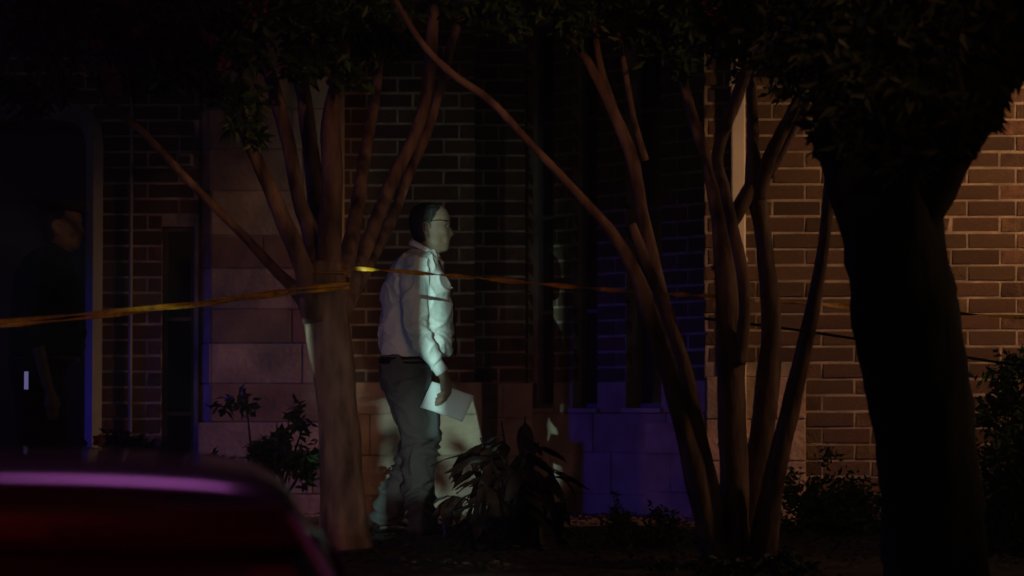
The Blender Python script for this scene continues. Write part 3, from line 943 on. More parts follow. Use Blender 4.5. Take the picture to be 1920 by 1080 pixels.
def voxel(name, g, size, material, parent, smooth_it=4, disp=None, factor=.5):
    me = bpy.data.meshes.new(name)
    me.from_pydata([tuple(v) for v in g.v], [], g.f)
    bm = bmesh.new(); bm.from_mesh(me); bmesh.ops.recalc_face_normals(bm, faces=bm.faces); bm.to_mesh(me); bm.free()
    o = bpy.data.objects.new(name, me); COL.objects.link(o)
    md = o.modifiers.new('r', 'REMESH'); md.mode = 'VOXEL'; md.voxel_size = size; md.use_smooth_shade = True
    if smooth_it:
        s = o.modifiers.new('s', 'SMOOTH'); s.iterations = smooth_it; s.factor = factor
    dg = bpy.context.evaluated_depsgraph_get()
    me2 = bpy.data.meshes.new_from_object(o.evaluated_get(dg))
    bpy.data.objects.remove(o); bpy.data.meshes.remove(me)
    if disp:
        ns = [v.normal.copy() for v in me2.vertices]
        for v, nn in zip(me2.vertices, ns):
            v.co += nn * disp(v.co)
    me2.polygons.foreach_set('use_smooth', [True] * len(me2.polygons))
    me2.materials.clear(); me2.materials.append(material)
    me2.name = name
    o = bpy.data.objects.new(name, me2); COL.objects.link(o)
    o.parent = parent; o.matrix_parent_inverse = parent.matrix_basis.inverted()
    return o


def ridge(x):
    return 1 - 2 * abs(2 * (x - math.floor(x)) - 1)


def person(name, label, DY, ox, oy, cfg):
    """profile figure facing +x; pixel coordinates of the man, offset by (ox, oy) at depth DY"""
    foot = PX(765 + ox, 1006 + oy, DY)
    root = thing(name, label, 'person', (foot.x, DY, 0.035))

    def Q(px, py, dy=0.0):
        p = PX(px + ox, py + oy, DY)
        return Vector((p.x, DY + dy, p.z))
    S = DY / FPX
    ty = lambda v: DY + v

    # ---------- head grid
    lv = [(382.6, 800, 815, .012), (384, 790, 823, .032), (387, 783, 830, .048), (392, 777, 836, .060), (398, 773, 840.5, .068), (405, 771, 843.3, .073), (412, 770, 844.8, .0755), (418, 770, 845.4, .0765),
          (424, 770.5, 843.5, .0765), (430, 771.5, 843.6, .076), (436, 773, 844, .0745), (442, 776, 844, .072), (447, 779, 844, .069), (452, 781, 843.5, .0665), (457, 783, 843.0, .063), (462, 785, 842.8, .058), (467, 786.5, 841.2, .053), (471, 787, 838.5, .050), (475, 786, 826, .052), (481, 783, 818, .056), (490, 779, 815, .062), (500, 772, 812, .07)]
    levels = []
    for i in range(len(lv) - 1):
        for k in range(3):
            t = k / 3
            levels.append([lv[i][j] * (1 - t) + lv[i + 1][j] * t for j in range(4)])
    levels.append(list(lv[-1]))
    SEG = 64

    def gs(x, m, s): return math.exp(-((x - m) / s) ** 2)

    def headpt(lev, th, off=0.0):
        py, xb, xf, hw = lev
        cx = (xb + xf) / 2
        a = (xf - xb) / 2 * S
        ct, st = math.cos(th), math.sin(th)
        e = 2.25 if py < 470 else 2.0
        x = math.copysign(abs(ct) ** (2 / e), ct) * (a + off)
        y = math.copysign(abs(st) ** (2 / e), st) * (hw + off)
        # taper the face toward the front below the brow
        if ct > 0 and py > 425 and py < 474:
            y *= 1 - .16 * ct * min(1, (py - 425) / 30)
        A = abs((th + math.pi) % (2 * math.pi) - math.pi)
        b = 0.0
        if off == 0.0 or ct > 0:
            nz = 0
            if 421 < py <= 438.5: nz = 8.6 * ((py - 421) / 17.5) ** 1.15
            elif 438.5 < py < 446.5: nz = 8.6 * (1 - ((py - 438.5) / 8) ** 1.5)
            wn = .10 + .12 * max(0, min(1, (py - 425) / 14))
            x += nz * S * gs(A, 0, wn)
            x += 1.9 * S * gs(py, 449.2, 1.8) * gs(A, 0, .32)
            x += 1.7 * S * gs(py, 455.0, 1.7) * gs(A, 0, .30)
            x -= 2.4 * S * gs(py, 452.0, 1.1) * gs(A, 0, .46)
            k = gs(py, 450, 6) * gs(A, .95, .22); x -= 1.5 * S * k; y -= math.copysign(1, st) * 2.2 * S * k
            x -= 1.4 * S * gs(py, 459.2, 1.5) * gs(A, 0, .3)
            # eye socket, lid, brow, cheek
            k = gs(py, 424.5, 3.6) * gs(A, .47, .17)
            x -= 4.6 * S * k; y -= math.copysign(1, st) * 1.6 * S * k
            k = gs(py, 424.8, 1.7) * gs(A, .49, .10)
            x += 1.7 * S * k
            x += 1.4 * S * gs(py, 417.5, 2.2) * gs(A, .42, .25)
            k = gs(py, 437, 6) * gs(A, .75, .3)
            x += 1.4 * S * k; y += math.copysign(1, st) * 2.0 * S * k
            # jaw line
            k = gs(py, 462, 7) * gs(A, 1.45, .4)
            y += math.copysign(1, st) * 1.6 * S * k
        c = Q(cx, py)
        return Vector((c.x + x, c.y + y, c.z))
    g = Geo()
    rings = [[headpt(l, 2 * math.pi * k / SEG) for k in range(SEG)] for l in levels]
    loft_geo(g, rings)
    # ears
    for sgn in (-1, 1):
        w = .0775 * sgn
        pts = [(Q(803, 443, w), .0035), (Q(797, 438, w + sgn * .004), .0045), (Q(793.5, 430, w + sgn * .009), .0045), (Q(794.5, 422, w + sgn * .011), .0045), (Q(800, 418.5, w + sgn * .009), .0045), (Q(806, 421, w + sgn * .003), .004), (Q(806.5, 428, w), .004)]
        tube_geo(g, pts, 8, 0, 4)
        tube_geo(g, [(Q(798, 424, w + sgn * .002), .006), (Q(800, 432, w), .008), (Q(803, 441, w + sgn * .001), .006), (Q(804.5, 446, w + sgn * .002), .0048)], 8, 0, 4)
        tube_geo(g, [(Q(801, 424, w + sgn * .006), .003), (Q(799, 431, w + sgn * .007), .003), (Q(801, 438, w + sgn * .006), .003)], 6, 0, 3)
    # torso core
    tr = [(488, 773, 812, .075), (500, 750, 822, .16), (530, 735, 832, .18), (580, 728, 838, .17), (640, 722, 838, .16), (690, 724, 815, .16), (715, 738, 806, .15)]
    loft_geo(g, [superring(Q((b + f) / 2, py), (f - b) / 2 * S, hw, 2.3) for py, b, f, hw in tr])
    # arms
    for arm in cfg['arms']:
        P = [(Q(a, b, d), r_ * S) for a, b, d, r_ in arm['bones']]
        tube_geo(g, P, 12, 0, 4)
        # hand: palm and fingers
        for pts in arm['hand']:
            tube_geo(g, [(Q(a, b, d), r_) for a, b, d, r_ in pts], 10, 0, 4, flat=1.0)
    for leg in cfg['legs']:
        tube_geo(g, [(Q(a, b, d), r_ * S * .82) for a, b, d, r_ in leg['bones']], 12, 0, 4)
        a, b, d, _ = leg['bones'][-1]
    body = voxel('body', g, cfg.get('voxel', .0031), M['skin'], root, 2, None, .35)

    # ---------- hair
    HS = 176; hlev = []
    for i in range(len(levels) - 1):
        for k in range(2): hlev.append([levels[i][j] * (1 - k / 2) + levels[i + 1][j] * k / 2 for j in range(4)])
    HV = []; HF = []; idx = {}
    for i, l in enumerate(hlev):
        for k in range(HS):
            th = 2 * math.pi * k / HS
            A = abs((th + math.pi) % (2 * math.pi) - math.pi)
            py = l[0]
            # hairline: front edge angle by height
            if py < 384: ok = True; lim = 0
            else:
                lim = cfg.get('hairline', lambda p: (.55 + (p - 384) / 14 * .65) if p < 398 else (1.2 + min(.42, (p - 398) * .016)))(py)
                ok = A > lim and py < 458 + 6 * math.cos(th * 2)
            if A < 1.95 and 418 < py < 449 and A > 1.2: ok = ok and A > 1.78
            if py > 432 and A < 1.9: ok = False
            if ok:
                edge = min(1, max(.12, (A - lim) * 2.2)) if py > 384 else 1
                p = headpt(l, th, 0.0)
                c = Q((l[1] + l[2]) / 2, py)
                d = (p - Vector((c.x, c.y, c.z - .02)))
                if d.length > 0: d.normalize()
                thick = (.010 * edge * (1 - max(0, (py - 445) / 14) * .7)) * cfg.get('hairvol', 1)
                p = p + d * (thick + .0022 * noise.noise(Vector((p.x * 60, p.y * 160, p.z * 60))))
                idx[(i, k)] = len(HV); HV.append(p)
    for i in range(len(hlev) - 1):
        for k in range(HS):
            q = [(i, k), (i, (k + 1) % HS), (i + 1, (k + 1) % HS), (i + 1, k)]
            if all(t in idx for t in q): HF.append(tuple(idx[t] for t in q))
    top = [idx[(0, k)] for k in range(HS) if (0, k) in idx]
    if len(top) == HS: HF.append(tuple(top))
    if cfg.get('hair', True):
        raw('hair', HV, HF, M['hair'], root, True)

    # ---------- shirt
    g = Geo()
    rg = [(466, 771, 808, .062), (472, 763, 815, .09), (479, 750, 820, .15), (488, 739, 824, .195), (500, 730, 829, .215), (520, 721, 838, .218), (545, 716, 845, .212), (580, 714, 849, .208), (620, 711.5, 850.5, .205), (645, 711, 850, .203), (658, 711, 848, .20), (667, 715, 842, .192), (674, 724, 830, .18)]
    rr2 = []
    for i in range(len(rg) - 1):
        for k in range(3):
            t = k / 3
            rr2.append([rg[i][j] * (1 - t) + rg[i + 1][j] * t for j in range(4)])
    rr2.append(rg[-1])
    loft_geo(g, [superring(Q((b + f) / 2, py + ((f - 780) * .0)), (f - b) / 2 * S, hw, 2.35, 40) for py, b, f, hw in rr2])
    for arm in cfg['arms']:
        P = [(Q(a, b, d), r_ * S) for a, b, d, r_ in arm['sleeve']]
        tube_geo(g, P, 20, 0, 5)

    zsh = Q(0, 480).z; zel = Q(0, 625).z; xel = Q(780, 0).x

    def folds(c):
        q = c * 1.0
        w = noise.noise(Vector((q.x * 7, q.y * 5, q.z * 7))) * .9
        f1 = ridge((q.z * 5.5 - q.x * 6 + w) * 1.0) * .5 + .5
        f2 = ridge((q.z * 3.2 + q.x * 9 + w * 1.6 + 3.1)) * .5 + .5
        k = .35 + .65 * max(0, noise.noise(Vector((q.x * 4 + 9, q.y * 4, q.z * 4))) + .4)
        el = math.exp(-((q.z - zel) / .09) ** 2)
        f3 = ridge(q.z * 24 + q.x * 14 + w * 2) * .5 + .5
        return (f1 ** 3 * .017 + f2 ** 3 * .014) * k + f3 ** 2 * .006 * el + .0015 * noise.noise(q * 40) - .007
    sh = voxel('shirt', g, .0062, cfg['shirt'], root, 3, folds)

    # collar
    g = Geo()
    V = []; F = []
    n = 36
    prof = [(0.0, 0.0), (.9, -1.0), (4.5, 3.0), (6.5, 9.5), (5.0, 10.0), (3.0, 4.0), (-1.0, 1.0)]   # (out px, down px)
    for k in range(n):
        th = 2 * math.pi * k / n
        ct, st = math.cos(th), math.sin(th)
        A = abs((th + math.pi) % (2 * math.pi) - math.pi)
        for o_, dn in prof:
            cx = 796 + ct * (24 + o_)
            cy = 462 + ct * 13 + dn * (1 + .55 * gs(A, .35, .35)) * (1 if A > .12 else .75)
            V.append(Q(cx, cy, st * (.064 + o_ * S)))
    m = len(prof)
    for k in range(n):
        for j in range(m):
            F.append((k * m + j, ((k + 1) % n) * m + j, ((k + 1) % n) * m + (j + 1) % m, k * m + (j + 1) % m))
    obj('collar', V, F, cfg['shirt'], root, True)
    # cuffs
    for arm in cfg['arms']:
        s0, s1 = arm['sleeve'][-2], arm['sleeve'][-1]
        p0, p1 = Q(*s0[:3]), Q(*s1[:3]); d = (p1 - p0).normalized()
        g = Geo()
        tube_geo(g, [(p1 - d * .055, s1[3] * S * 1.12), (p1 - d * .02, s1[3] * S * 1.14), (p1 + d * .004, s1[3] * S * 1.10), (p1 + d * .001, s1[3] * S * .9)], 18, 0, 3)
        g.make('cuff', cfg['shirt'], root, True)
    # tie
    if cfg.get('tie'):
        pts = [(821, 484), (825, 495), (829, 505), (838, 519), (846, 540), (851, 575), (853.5, 615), (854.5, 645), (853, 668)]
        V = []; F = []
        for i, (a, b) in enumerate(pts):
            w = .016 if i == 0 else .012 + .004 * i
            for s_, ofs in ((-1, 0), (0, 1.4), (1, 0), (1, -1.5), (0, -.5), (-1, -1.5)):
                V.append(Q(a + ofs, b, s_ * w))
        for i in range(len(pts) - 1):
            for k in range(6):
                F.append((i * 6 + k, i * 6 + (k + 1) % 6, (i + 1) * 6 + (k + 1) % 6, (i + 1) * 6 + k))
        F.append(tuple(range(6))); F.append(tuple(range(len(pts) * 6 - 6, len(pts) * 6)))
        obj('tie', V, F, M['navy'], root, True)

    # ---------- trousers
    g = Geo()
    hp = [(668, 716, 838, .182), (680, 713, 825, .185), (695, 712, 812, .187), (715, 715, 808, .185), (740, 724, 812, .175), (765, 738, 818, .15)]
    loft_geo(g, [superring(Q((b + f) / 2, py), (f - b) / 2 * S, hw, 2.3, 32) for py, b, f, hw in hp])
    for leg in cfg['legs']:
        P = [(Q(a, b, d), r_ * S) for a, b, d, r_ in leg['bones']]
        tube_geo(g, P, 22, 0, 5)
    zk = Q(0, 850).z

    def tf(c):
        w = noise.noise(Vector((c.x * 6, c.y * 6, c.z * 5)))
        low = 1 / (1 + math.exp((c.z - zk) / .06))
        f = ridge(c.z * 11 + c.x * 5 + w * 2.0) * .5 + .5
        f2 = ridge(c.z * 4 - c.x * 7 + w * 1.5 + 1.3) * .5 + .5
        return f ** 2 * (.006 + .017 * low) + f2 ** 3 * .013
    voxel('trousers', g, .0066, cfg['trousers'], root, 3, tf)
    g = Geo()
    loft_geo(g, [superring(Q((714 + 836) / 2, py), (838 - 712) / 2 * S + e, .187 + e, 2.3, 40) for py, e in ((670, 0), (671, .006), (682, .006), (683, 0))])
    g.make('belt', M['leather'], root, True)
    for leg in cfg['legs']:
        a, b, d = leg['foot']
        sl = leg.get('slope', 0)
        rings = []
        for t, w, h in ((0, .024, .03), (.03, .034, .06), (.08, .036, .075), (.13, .038, .062), (.18, .046, .046), (.235, .047, .036), (.275, .036, .028), (.292, .018, .018)):
            c = Q(a, b, d) + Vector((t, 0, h / 2 + t * sl + (.012 * (t / .29) ** 3)))
            rings.append(superring(c, h / 2, w, 2.6, 18, Vector((0, 0, 1)), Vector((0, 1, 0))))
        g = Geo(); loft_geo(g, rings)
        g.make('shoe', M['leather'], root, True)
    return root, Q, S


def hand_relaxed(a, b, d, s=1):
    """simple hanging hand from wrist pixel (a,b); s = side sign of depth"""
    H = [[(a, b - 4, d, .024), (a + 2, b + 12, d, .030), (a + 4, b + 26, d, .028), (a + 5, b + 33, d, .018)],
         [(a - 2, b + 8, d, .020), (a - 3, b + 24, d, .022), (a - 2, b + 32, d, .016)],
         [(a + 8, b + 6, d - s * .005, .012), (a + 15, b + 18, d - s * .012, .0105), (a + 17, b + 30, d - s * .018, .009)]]
    for k in range(4):
        x = a - 5 + k * 5.2
        L = (20, 25, 27, 24)[k]
        H.append([(x, b + 28, d, .010), (x + 2, b + 28 + L * .5, d - s * .004, .0092), (x + 1, b + 28 + L * .8, d - s * .012, .0085), (x - 1, b + 28 + L, d - s * .02, .007)])
    return H


# the man in the white shirt
right = dict(
    bones=[(786, 500, -.17, 18), (784, 560, -.215, 17), (784, 625, -.235, 15), (806, 662, -.235, 12), (829, 697, -.225, 9.5), (833, 706, -.222, 9.5)],
    sleeve=[(784, 493, -.15, 26), (780, 520, -.185, 28), (779, 560, -.205, 27), (780, 600, -.22, 26), (786, 632, -.235, 25), (803, 658, -.238, 20), (818, 680, -.232, 15), (830, 698, -.225, 11.5)],
    hand=[
        [(831, 700, -.224, .026), (836, 712, -.224, .029), (838, 724, -.224, .033), (838, 736, -.222, .030), (836, 743, -.22, .018)],
        [(842, 716, -.212, .013), (851, 724, -.198, .012), (858, 734, -.190, .0105), (862, 741, -.188, .008)],
        [(845, 725, -.232, .0105), (838, 733, -.248, .0105), (829, 739, -.250, .0095), (822, 742, -.243, .0082)],
        [(845, 733, -.232, .0108), (837, 741, -.250, .0105), (827, 747, -.252, .0096), (819, 749, -.244, .0082)],
        [(843, 741, -.230, .0104), (834, 748, -.248, .0102), (825, 753, -.250, .0092), (818, 755, -.243, .008)],
        [(839, 748, -.226, .0092), (831, 754, -.242, .0090), (824, 758, -.244, .0082), (818, 759, -.238, .007)],
    ])
left = dict(
    bones=[(786, 500, .17, 18), (776, 560, .215, 17), (768, 625, .22, 15), (778, 668, .20, 12), (790, 708, .18, 9.5)],
    sleeve=[(784, 493, .15, 26), (778, 525, .185, 28), (772, 570, .205, 26), (767, 620, .215, 24), (774, 655, .205, 19), (783, 685, .19, 15), (789, 702, .18, 12)],
    hand=hand_relaxed(792, 712, .178, 1))
legs = [
    dict(bones=[(765, 715, -.085, 42), (780, 770, -.09, 40), (790, 820, -.095, 34), (788, 860, -.095, 30), (786, 910, -.09, 27), (790, 955, -.09, 25), (792, 990, -.09, 22)], foot=(779, 1003, -.09)),
    dict(bones=[(765, 715, .085, 42), (782, 770, .09, 40), (788, 820, .09, 34), (776, 860, .09, 31), (752, 910, .09, 27), (728, 955, .09, 24), (716, 982, .09, 21)], foot=(703, 1001, .09)),
]
man, QM, S = person('person', 'man in white dress shirt and dark trousers walking right, papers in his hand', 16.3, 0, 0,
                    dict(arms=[right, left], legs=legs, shirt=M['shirt'], trousers=M['trouser'], tie=True))
# glasses
g = Geo()
for s_ in (-1, 1):
    tube_geo(g, [(QM(798, 420, s_ * .080), .0022), (QM(806, 417, s_ * .082), .0026), (QM(822, 414, s_ * .074), .0032), (QM(838, 415, s_ * .055), .0030)], 6, 0, 4)
    c = QM(846, 424, s_ * .031)
    ring = [(c + Vector((-abs(math.sin(a)) * .002 - abs(math.cos(a)) * .004, math.cos(a) * .025, math.sin(a) * .017)), .0014) for a in [i * math.pi / 8 for i in range(17)]]
    tube_geo(g, ring, 6, 0, 1)
tube_geo(g, [(QM(847, 421, -.008), .0014), (QM(848.5, 420, 0), .0014), (QM(847, 421, .008), .0014)], 6, 0, 2)
g.make('glasses', M['leather'], man, True)
for s_ in (-1, 1):
    c = QM(839.3, 424.6, s_ * .031)
    g = Geo(); tube_geo(g, [(c + Vector((0, 0, .0085 * math.cos(a))), max(.0008, .0085 * math.sin(a))) for a in [math.pi * i / 8 for i in range(9)]], 12, 0, 1)
    e = g.make('eye', M['eye'], man, True)
    g = Geo(); tube_geo(g, [(c + Vector((.0068, 0, 0)), .0042), (c + Vector((.0090, 0, 0)), .0036)], 10, 0, 1)
    g.make('iris', M['hair'], e, True)
    g = Geo(); tube_geo(g, [(QM(845.0, 417.5, s_ * .012), .002), (QM(844.0, 415.5, s_ * .028), .0032), (QM(839.0, 415.5, s_ * .047), .003), (QM(834.5, 418, s_ * .060), .0015)], 6, .3, 4)
    g.make('eyebrow', M['hair'], man, True)
# watch on the far wrist
w0, w1 = QM(787.5, 712, .178), QM(791.5, 722, .178)
g = Geo(); tube_geo(g, [(w0, .030), (w0.lerp(w1, .5), .031), (w1, .030)], 14, 0, 2)
g.make('watch', M['metal'], man, True)
# name tag / pen clip on the chest
Geo().box(tuple(QM(843, 540, -.03) - Vector((.0, .004, .003))), tuple(QM(843, 540, -.03) + Vector((.018, .004, .003))), .001).make('tie_clip', M['metal'], man)

# the papers in his right hand
c00, c10, c11, c01 = QM(812, 716, -.235), QM(890, 742, -.165), QM(868, 790, -.175), QM(790, 764, -.245)
for s_, (dx_, dz_, dyy) in enumerate(((0, 0, 0),)):
    V = []; F = []
    NU, NV = 14, 10
    for side_ in (0, 1):
        for j in range(NV + 1):
            for i in range(NU + 1):
                u, v = i / NU, j / NV
                p = c00.lerp(c10, u).lerp(c01.lerp(c11, u), v)
                bend = .035 * (u - .45) ** 2 * 1.4 - .016 * math.sin(u * 2.6 + v * 1.4)
                V.append(p + Vector((0, bend + (.0035 if side_ else 0), .002 * math.sin(u * 5))))
    K = (NU + 1) * (NV + 1)
    for j in range(NV):
        for i in range(NU):
            a = j * (NU + 1) + i
            F.append((a, a + 1, a + NU + 2, a + NU + 1)); F.append((a + K, a + NU + 1 + K, a + NU + 2 + K, a + 1 + K))
    per = [i for i in range(NU + 1)] + [(j + 1) * (NU + 1) - 1 for j in range(1, NV + 1)] + [NV * (NU + 1) + i for i in range(NU - 1, -1, -1)] + [j * (NU + 1) for j in range(NV - 1, 0, -1)]
    for i in range(len(per)):
        a, b = per[i], per[(i + 1) % len(per)]
        F.append((a, b, b + K, a + K))
    pp = obj('papers', V, F, M['paper'], None, True)
    tag(pp, 'folded white papers held in the right hand of the man in white', 'papers')

# the dim figure at the far left
r2 = dict(
    bones=[(784, 500, -.17, 18), (776, 560, -.215, 17), (770, 625, -.225, 15), (782, 680, -.235, 12), (796, 735, -.235, 9.5)],
    sleeve=[(784, 493, -.15, 26), (777, 525, -.185, 28), (772, 570, -.205, 26), (769, 620, -.225, 24), (772, 642, -.228, 22), (775, 655, -.23, 19)],
    hand=hand_relaxed(798, 738, -.235, -1))
l2 = dict(
    bones=[(784, 500, .17, 18), (778, 560, .215, 17), (772, 625, .22, 15), (782, 680, .225, 12), (790, 735, .225, 9.5)],
    sleeve=[(784, 493, .15, 26), (779, 525, .185, 28), (775, 570, .205, 26), (772, 620, .22, 24), (774, 642, .22, 22), (777, 655, .222, 19)],
    hand=hand_relaxed(792, 738, .225, 1))
lg2 = [
    dict(bones=[(765, 715, -.09, 42), (768, 790, -.10, 38), (770, 850, -.10, 31), (768, 910, -.10, 28), (766, 990, -.10, 25)], foot=(752, 1003, -.10)),
    dict(bones=[(765, 715, .09, 42), (772, 790, .10, 38), (778, 850, .10, 31), (778, 910, .10, 28), (778, 990, .10, 25)], foot=(764, 1003, .10)),
]
OX, OY = -692, -4
off, Q2, S2 = person('person', 'dim figure in dark uniform and peaked cap at the far left edge', 16.4, OX, OY,
                     dict(voxel=.006, arms=[r2, l2], legs=lg2, shirt=M['navy'], trousers=M['navy'], tie=False))
g = Geo()
caps = [(399, 806, 39, .083), (391, 806, 39.5, .084), (388, 805, 45, .100), (381, 803, 49, .112), (378, 803, 47, .106), (375.5, 804, 30, .07)]
loft_geo(g, [superring(Q2(cx, py) + Vector((0, 0, 0)), rx * S2, hw, 2.0, 36) for py, cx, rx, hw in caps])
cp = g.make('cap', M['navy'], off, True)
V = []; F = []
for j in range(2):
    for k in range(13):
        a = -1.1 + 2.2 * k / 12
        for rr_, dn in ((37, 0), (52, 5)):
            V.append(Q2(806 + math.cos(a) * rr_, 398 + dn * math.cos(a) + j * .8, math.sin(a) * rr_ * S2 * .95))
for k in range(12):
    for j in (0, 1):
        b = j * 26 + k * 2
        F.append((b, b + 1, b + 3, b + 2))
    F.append((k * 2 + 1, k * 2 + 3, 26 + k * 2 + 3, 26 + k * 2 + 1)); F.append((k * 2, k * 2 + 2, 26 + k * 2 + 2, 26 + k * 2))
obj('visor', V, F, M['leather'], cp, True)
# small hip box with a glowing face added for the pale glint
hp_ = Q2(754, 719, -.235)
lit = bpy.data.materials.new('glow_face'); lit.use_nodes = True
lb = lit.node_tree.nodes['Principled BSDF']; lb.inputs['Base Color'].default_value = (.1, .1, .12, 1)
lb.inputs['Emission Color'].default_value = (.45, .42, 1, 1); lb.inputs['Emission Strength'].default_value = .22
cs = Geo().box(tuple(hp_ - Vector((.022, .012, .058))), tuple(hp_ + Vector((.024, .012, .058))), .006).make('radio', M['leather'], off)
Geo().box(tuple(hp_ - Vector((.008, .0155, .045))), tuple(hp_ + Vector((.014, -.0125, .050))), .001).make('glow_face', lit, cs)

# ------------------------------------------------------------------ car in the foreground
CX, CY, CZ = -1.06, 6.05, -0.97
car = thing('red_car', 'dark red car in the lower left corner, seen from behind with violet roof highlight', 'car', (CX, CY + 2.2, CZ))


def plan(z, hw, y0, y1, e=6, seg=64, crown=0):
    c = Vector((CX, CY + (y0 + y1) / 2, CZ + z))
    return superring(c, hw, (y1 - y0) / 2, e, seg)


g = Geo()
loft_geo(g, [plan(.20, .80, .12, 4.38), plan(.24, .88, .04, 4.46), plan(.45, .915, -.06, 4.52), plan(.62, .92, -.10, 4.5), plan(.80, .915, -.08, 4.42), plan(.93, .895, -.02, 4.25), plan(.99, .87, .02, 4.0), plan(1.02, .82, .06, 3.7)])
g.make('body', M['carpaint'], car, True)
# cabin: pillars, then roof
g = Geo()
loft_geo(g, [plan(1.0, .83, .02, 3.35, 7), plan(1.1, .805, .05, 3.2, 7), plan(1.2, .775, .085, 3.02, 7), plan(1.3, .745, .125, 2.84, 7), plan(1.38, .715, .17, 2.7, 7)])
cab = g.make('cabin', M['carpaint'], car, True)
# roof shell
V = []; F = []
NU, NV = 48, 30
ry0, ry1 = 0.10, 2.62
for j in range(NV + 1):
    v = j / NV
    y = ry0 + (ry1 - ry0) * v
    for i in range(NU + 1):
        u = -1 + 2 * i / NU
        uu = math.copysign(abs(u) ** .8, u)
        x = uu * .665
        ed = abs(uu)
        z = 1.540 - .034 * ed ** 2 - .065 * ed ** 12 - .03 * ed ** 40
        e2 = min(1, v / .10)
        z -= .045 * (1 - e2) ** 2.2
        z += .018 * math.sin(math.pi * min(1, v * 1.1))
        z -= .06 * max(0, (v - .8) / .2) ** 2
        V.append(Vector((CX + x, CY + y + .03 * ed ** 4 * (1 - v), CZ + z)))
K = len(V)
for j in range(NV + 1):
    for i in range(NU + 1):
        p = V[j * (NU + 1) + i]
        V.append(Vector((p.x, p.y, CZ + 1.375)))
for j in range(NV):
    for i in range(NU):
        a = j * (NU + 1) + i
        F.append((a, a + 1, a + NU + 2, a + NU + 1)); F.append((a + K, a + NU + 1 + K, a + NU + 2 + K, a + 1 + K))
per = [i for i in range(NU + 1)] + [(j + 1) * (NU + 1) - 1 for j in range(1, NV + 1)] + [NV * (NU + 1) + i for i in range(NU - 1, -1, -1)] + [j * (NU + 1) for j in range(NV - 1, 0, -1)]
for i in range(len(per)):
    a, b = per[i], per[(i + 1) % len(per)]
    F.append((a, b, b + K, a + K))
obj('roof', V, F, M['carpaint'], car, True)
# rear window, slightly proud of the cabin's rear face, with brake light strip above


def rear_y(z): return .02 + (z - 1.0) * .42 - .012


V = []; 
for z, hw in ((1.04, .70), (1.15, .685), (1.25, .66), (1.345, .63)):
    for k in range(9):
        u = -1 + k / 4
        V.append(Vector((CX + u * hw, CY + rear_y(z) + .03 * u ** 2 - .004, CZ + z)))
F = [(j * 9 + k, j * 9 + k + 1, (j + 1) * 9 + k + 1, (j + 1) * 9 + k) for j in range(3) for k in range(8)]
o = obj('rear_window', V, F, M['carglass'], car, True)
sm = o.modifiers.new('thick', 'SOLIDIFY'); sm.thickness = .006; sm.offset = 1
Geo().box((CX - .15, CY + .09, CZ + 1.40), (CX + .15, CY + .115, CZ + 1.415), .006).make('brake_light', M['taillens'], car)
Geo().box((CX + .36, CY + .055, CZ + 1.448), (CX + .61, CY + .12, CZ + 1.460), .008).make('spoiler_trim', M['carpaint'], car)
Geo().box((CX - .61, CY + .055, CZ + 1.448), (CX - .36, CY + .12, CZ + 1.460), .008).make('spoiler_trim', M['carpaint'], car)
for s_ in (-1, 1):
    for y0, y1, y2, y3 in ((.42, 1.22, .62, 1.24), (1.32, 2.9, 1.34, 2.45)):
        V = [Vector((CX + s_ * .825, CY + y0, CZ + 1.06)), Vector((CX + s_ * .825, CY + y1, CZ + 1.06)), Vector((CX + s_ * .742, CY + y3, CZ + 1.34)), Vector((CX + s_ * .742, CY + y2, CZ + 1.34))]
        V += [p + Vector((s_ * .008, 0, 0)) for p in V]
        obj('side_window', V, [(0, 1, 2, 3), (4, 7, 6, 5), (0, 4, 5, 1), (1, 5, 6, 2), (2, 6, 7, 3), (3, 7, 4, 0)], M['carglass'], car)
    Geo().box((CX + s_ * .74 - .13, CY - .09, CZ + .72), (CX + s_ * .74 + .13, CY + .12, CZ + .92), .03).make('tail_light', M['taillens'], car, True)
    Geo().box((CX + s_ * .95 - .07, CY + 2.75, CZ + 1.0), (CX + s_ * .95 + .07, CY + 2.86, CZ + 1.12), .03).make('mirror', M['carpaint'], car, True)
    for yw in (.82, 3.55):
        g = Geo()
        c0 = Vector((CX + s_ * .78, CY + yw, CZ + .33))
        for lst, nm, mm in (([(-.10, .28), (-.10, .325), (-.07, .335), (.07, .335), (.10, .325), (.10, .28)], 'tyre', M['rubber']), ([(-.06, .27), (.06, .27), (.075, .25), (.06, .10), (.07, .03)], 'rim', M['metal'])):
            g = Geo()
            loft_geo(g, [[c0 + Vector((s_ * a, math.cos(t) * r_, math.sin(t) * r_)) for t in [i * math.pi / 16 for i in range(32)]] for a, r_ in lst])
            if nm == 'tyre': wh = g.make('wheel', mm, car, True)
            else: g.make('rim', mm, wh, True)
Geo().box((CX - .7, CY - .11, CZ + .30), (CX + .7, CY - .04, CZ + .45), .02).make('bumper_trim', M['rubber'], car, True)

# turn the car a little so that its flank hides behind the rear corner
pv = Vector((CX + .64, CY, 0))
car.matrix_basis = Matrix.Translation(pv) @ Matrix.Rotation(R(6), 4, 'Z') @ Matrix.Translation(-pv) @ car.matrix_basis

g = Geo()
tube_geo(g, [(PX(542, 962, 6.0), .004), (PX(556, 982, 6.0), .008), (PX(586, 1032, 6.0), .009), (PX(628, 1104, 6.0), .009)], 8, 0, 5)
g.make('pillar_glint', M['glint'], car, True)  # added strip standing in for the highlight along the pillar

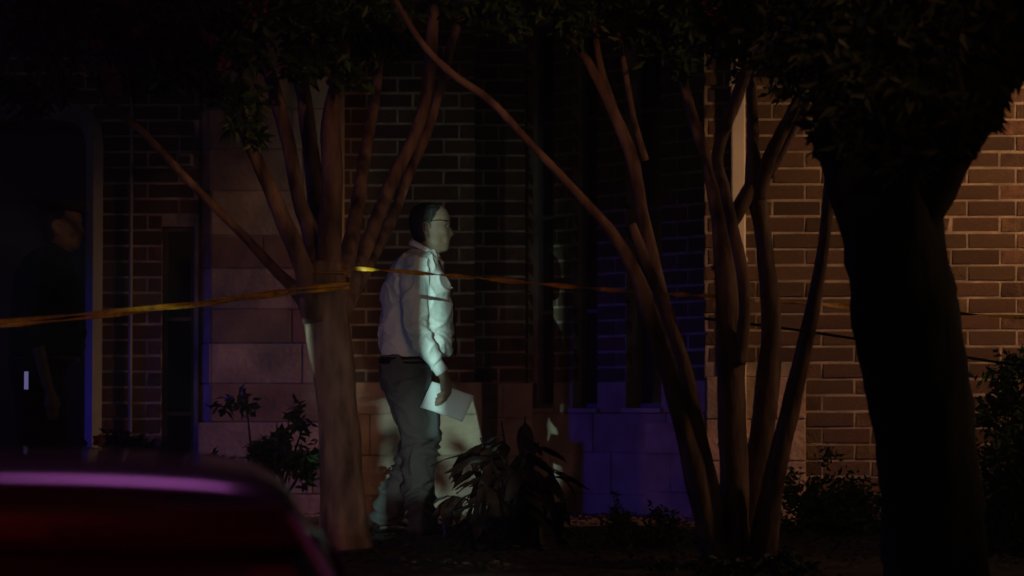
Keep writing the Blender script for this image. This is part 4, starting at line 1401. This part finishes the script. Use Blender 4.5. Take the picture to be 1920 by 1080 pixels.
# unseen blockers added left of the frame, shaping the work light beam
isl = Geo().box((-3.6, 3.9, -1.0), (-1.6, 5.1, -.85), 0.03).make('blocker_base', M['concrete']); isl['kind'] = 'structure'  # added base to stand the blockers on
sp = thing('blocker_panels', 'added unseen panels on a thin post, blocking the work light left of the car', 'light blocker', (-2.373, 4.5, -.85))
g = Geo()
def xr(z): return -2.321 + .03 * (1.94 - z) - .042
tube_geo(g, [(Vector((xr(z), 4.5, z)), .042) for z in (-.85, .3, 1.0, 1.8, 2.7)], 16, 0, 3)
g.make('post', M['frame'], sp, True)
Geo().box((-3.35, 4.44, 1.722), (-2.36, 4.455, 2.65), .004).make('upper_panel', M['frame'], sp)  # added panel masking the upper left of the beam
Geo().box((-3.35, 4.44, 1.0), (-2.555, 4.455, 1.718), .004).make('lower_panel', M['frame'], sp)
Geo().box((-2.40, 4.55, 1.945), (-2.10, 4.565, 2.45), .004).make('side_panel', M['frame'], sp)
sh = thing('shrub', 'added unseen thin shrub dappling the work light next to the blocking panels', 'shrub', (-2.50, 4.5, -.85))
rng = random.Random(77)
V, F = leaf_cloud(rng, [(Vector((-2.475, 4.52, 1.60 - k * .14)), (.075, .07, .12), 60) for k in range(5)], .042)
raw('foliage', [Vector((min(v.x, -2.385), v.y, v.z)) for v in V], F, M['leaf'], sh, kind='stuff')  # added leaves that thin the beam on the plinth
g = Geo(); tube_geo(g, [(Vector((-2.50, 4.5, -.85)), .012), (Vector((-2.47, 4.52, .5)), .009), (Vector((-2.48, 4.52, 1.66)), .004)], 6, 0, 4)
g.make('stem', M['darkbark'], sh, True)
up = thing('blocker_pole', 'added unseen round pole blocking the work light beside the panels', 'pole', (-2.090, 4.5, -.85))
g = Geo(); tube_geo(g, [(Vector((-2.090, 4.5, -.85)), .205), (Vector((-2.090, 4.5, 2.0)), .20), (Vector((-2.090, 4.5, 7.0)), .17)], 20, .03, 4)
g.make('post', M['darkbark'], up, True)  # added to cut the right edge of the beam
Geo().box((-2.306, 4.40, .2), (-1.95, 4.6, 1.585), .01).make('blocker_box', M['frame'], up)  # added box cutting the beam lower down
Geo().box((-2.9, 4.42, 6.3), (-1.2, 4.58, 6.45), .01).make('cross_arm', M['darkbark'], up)
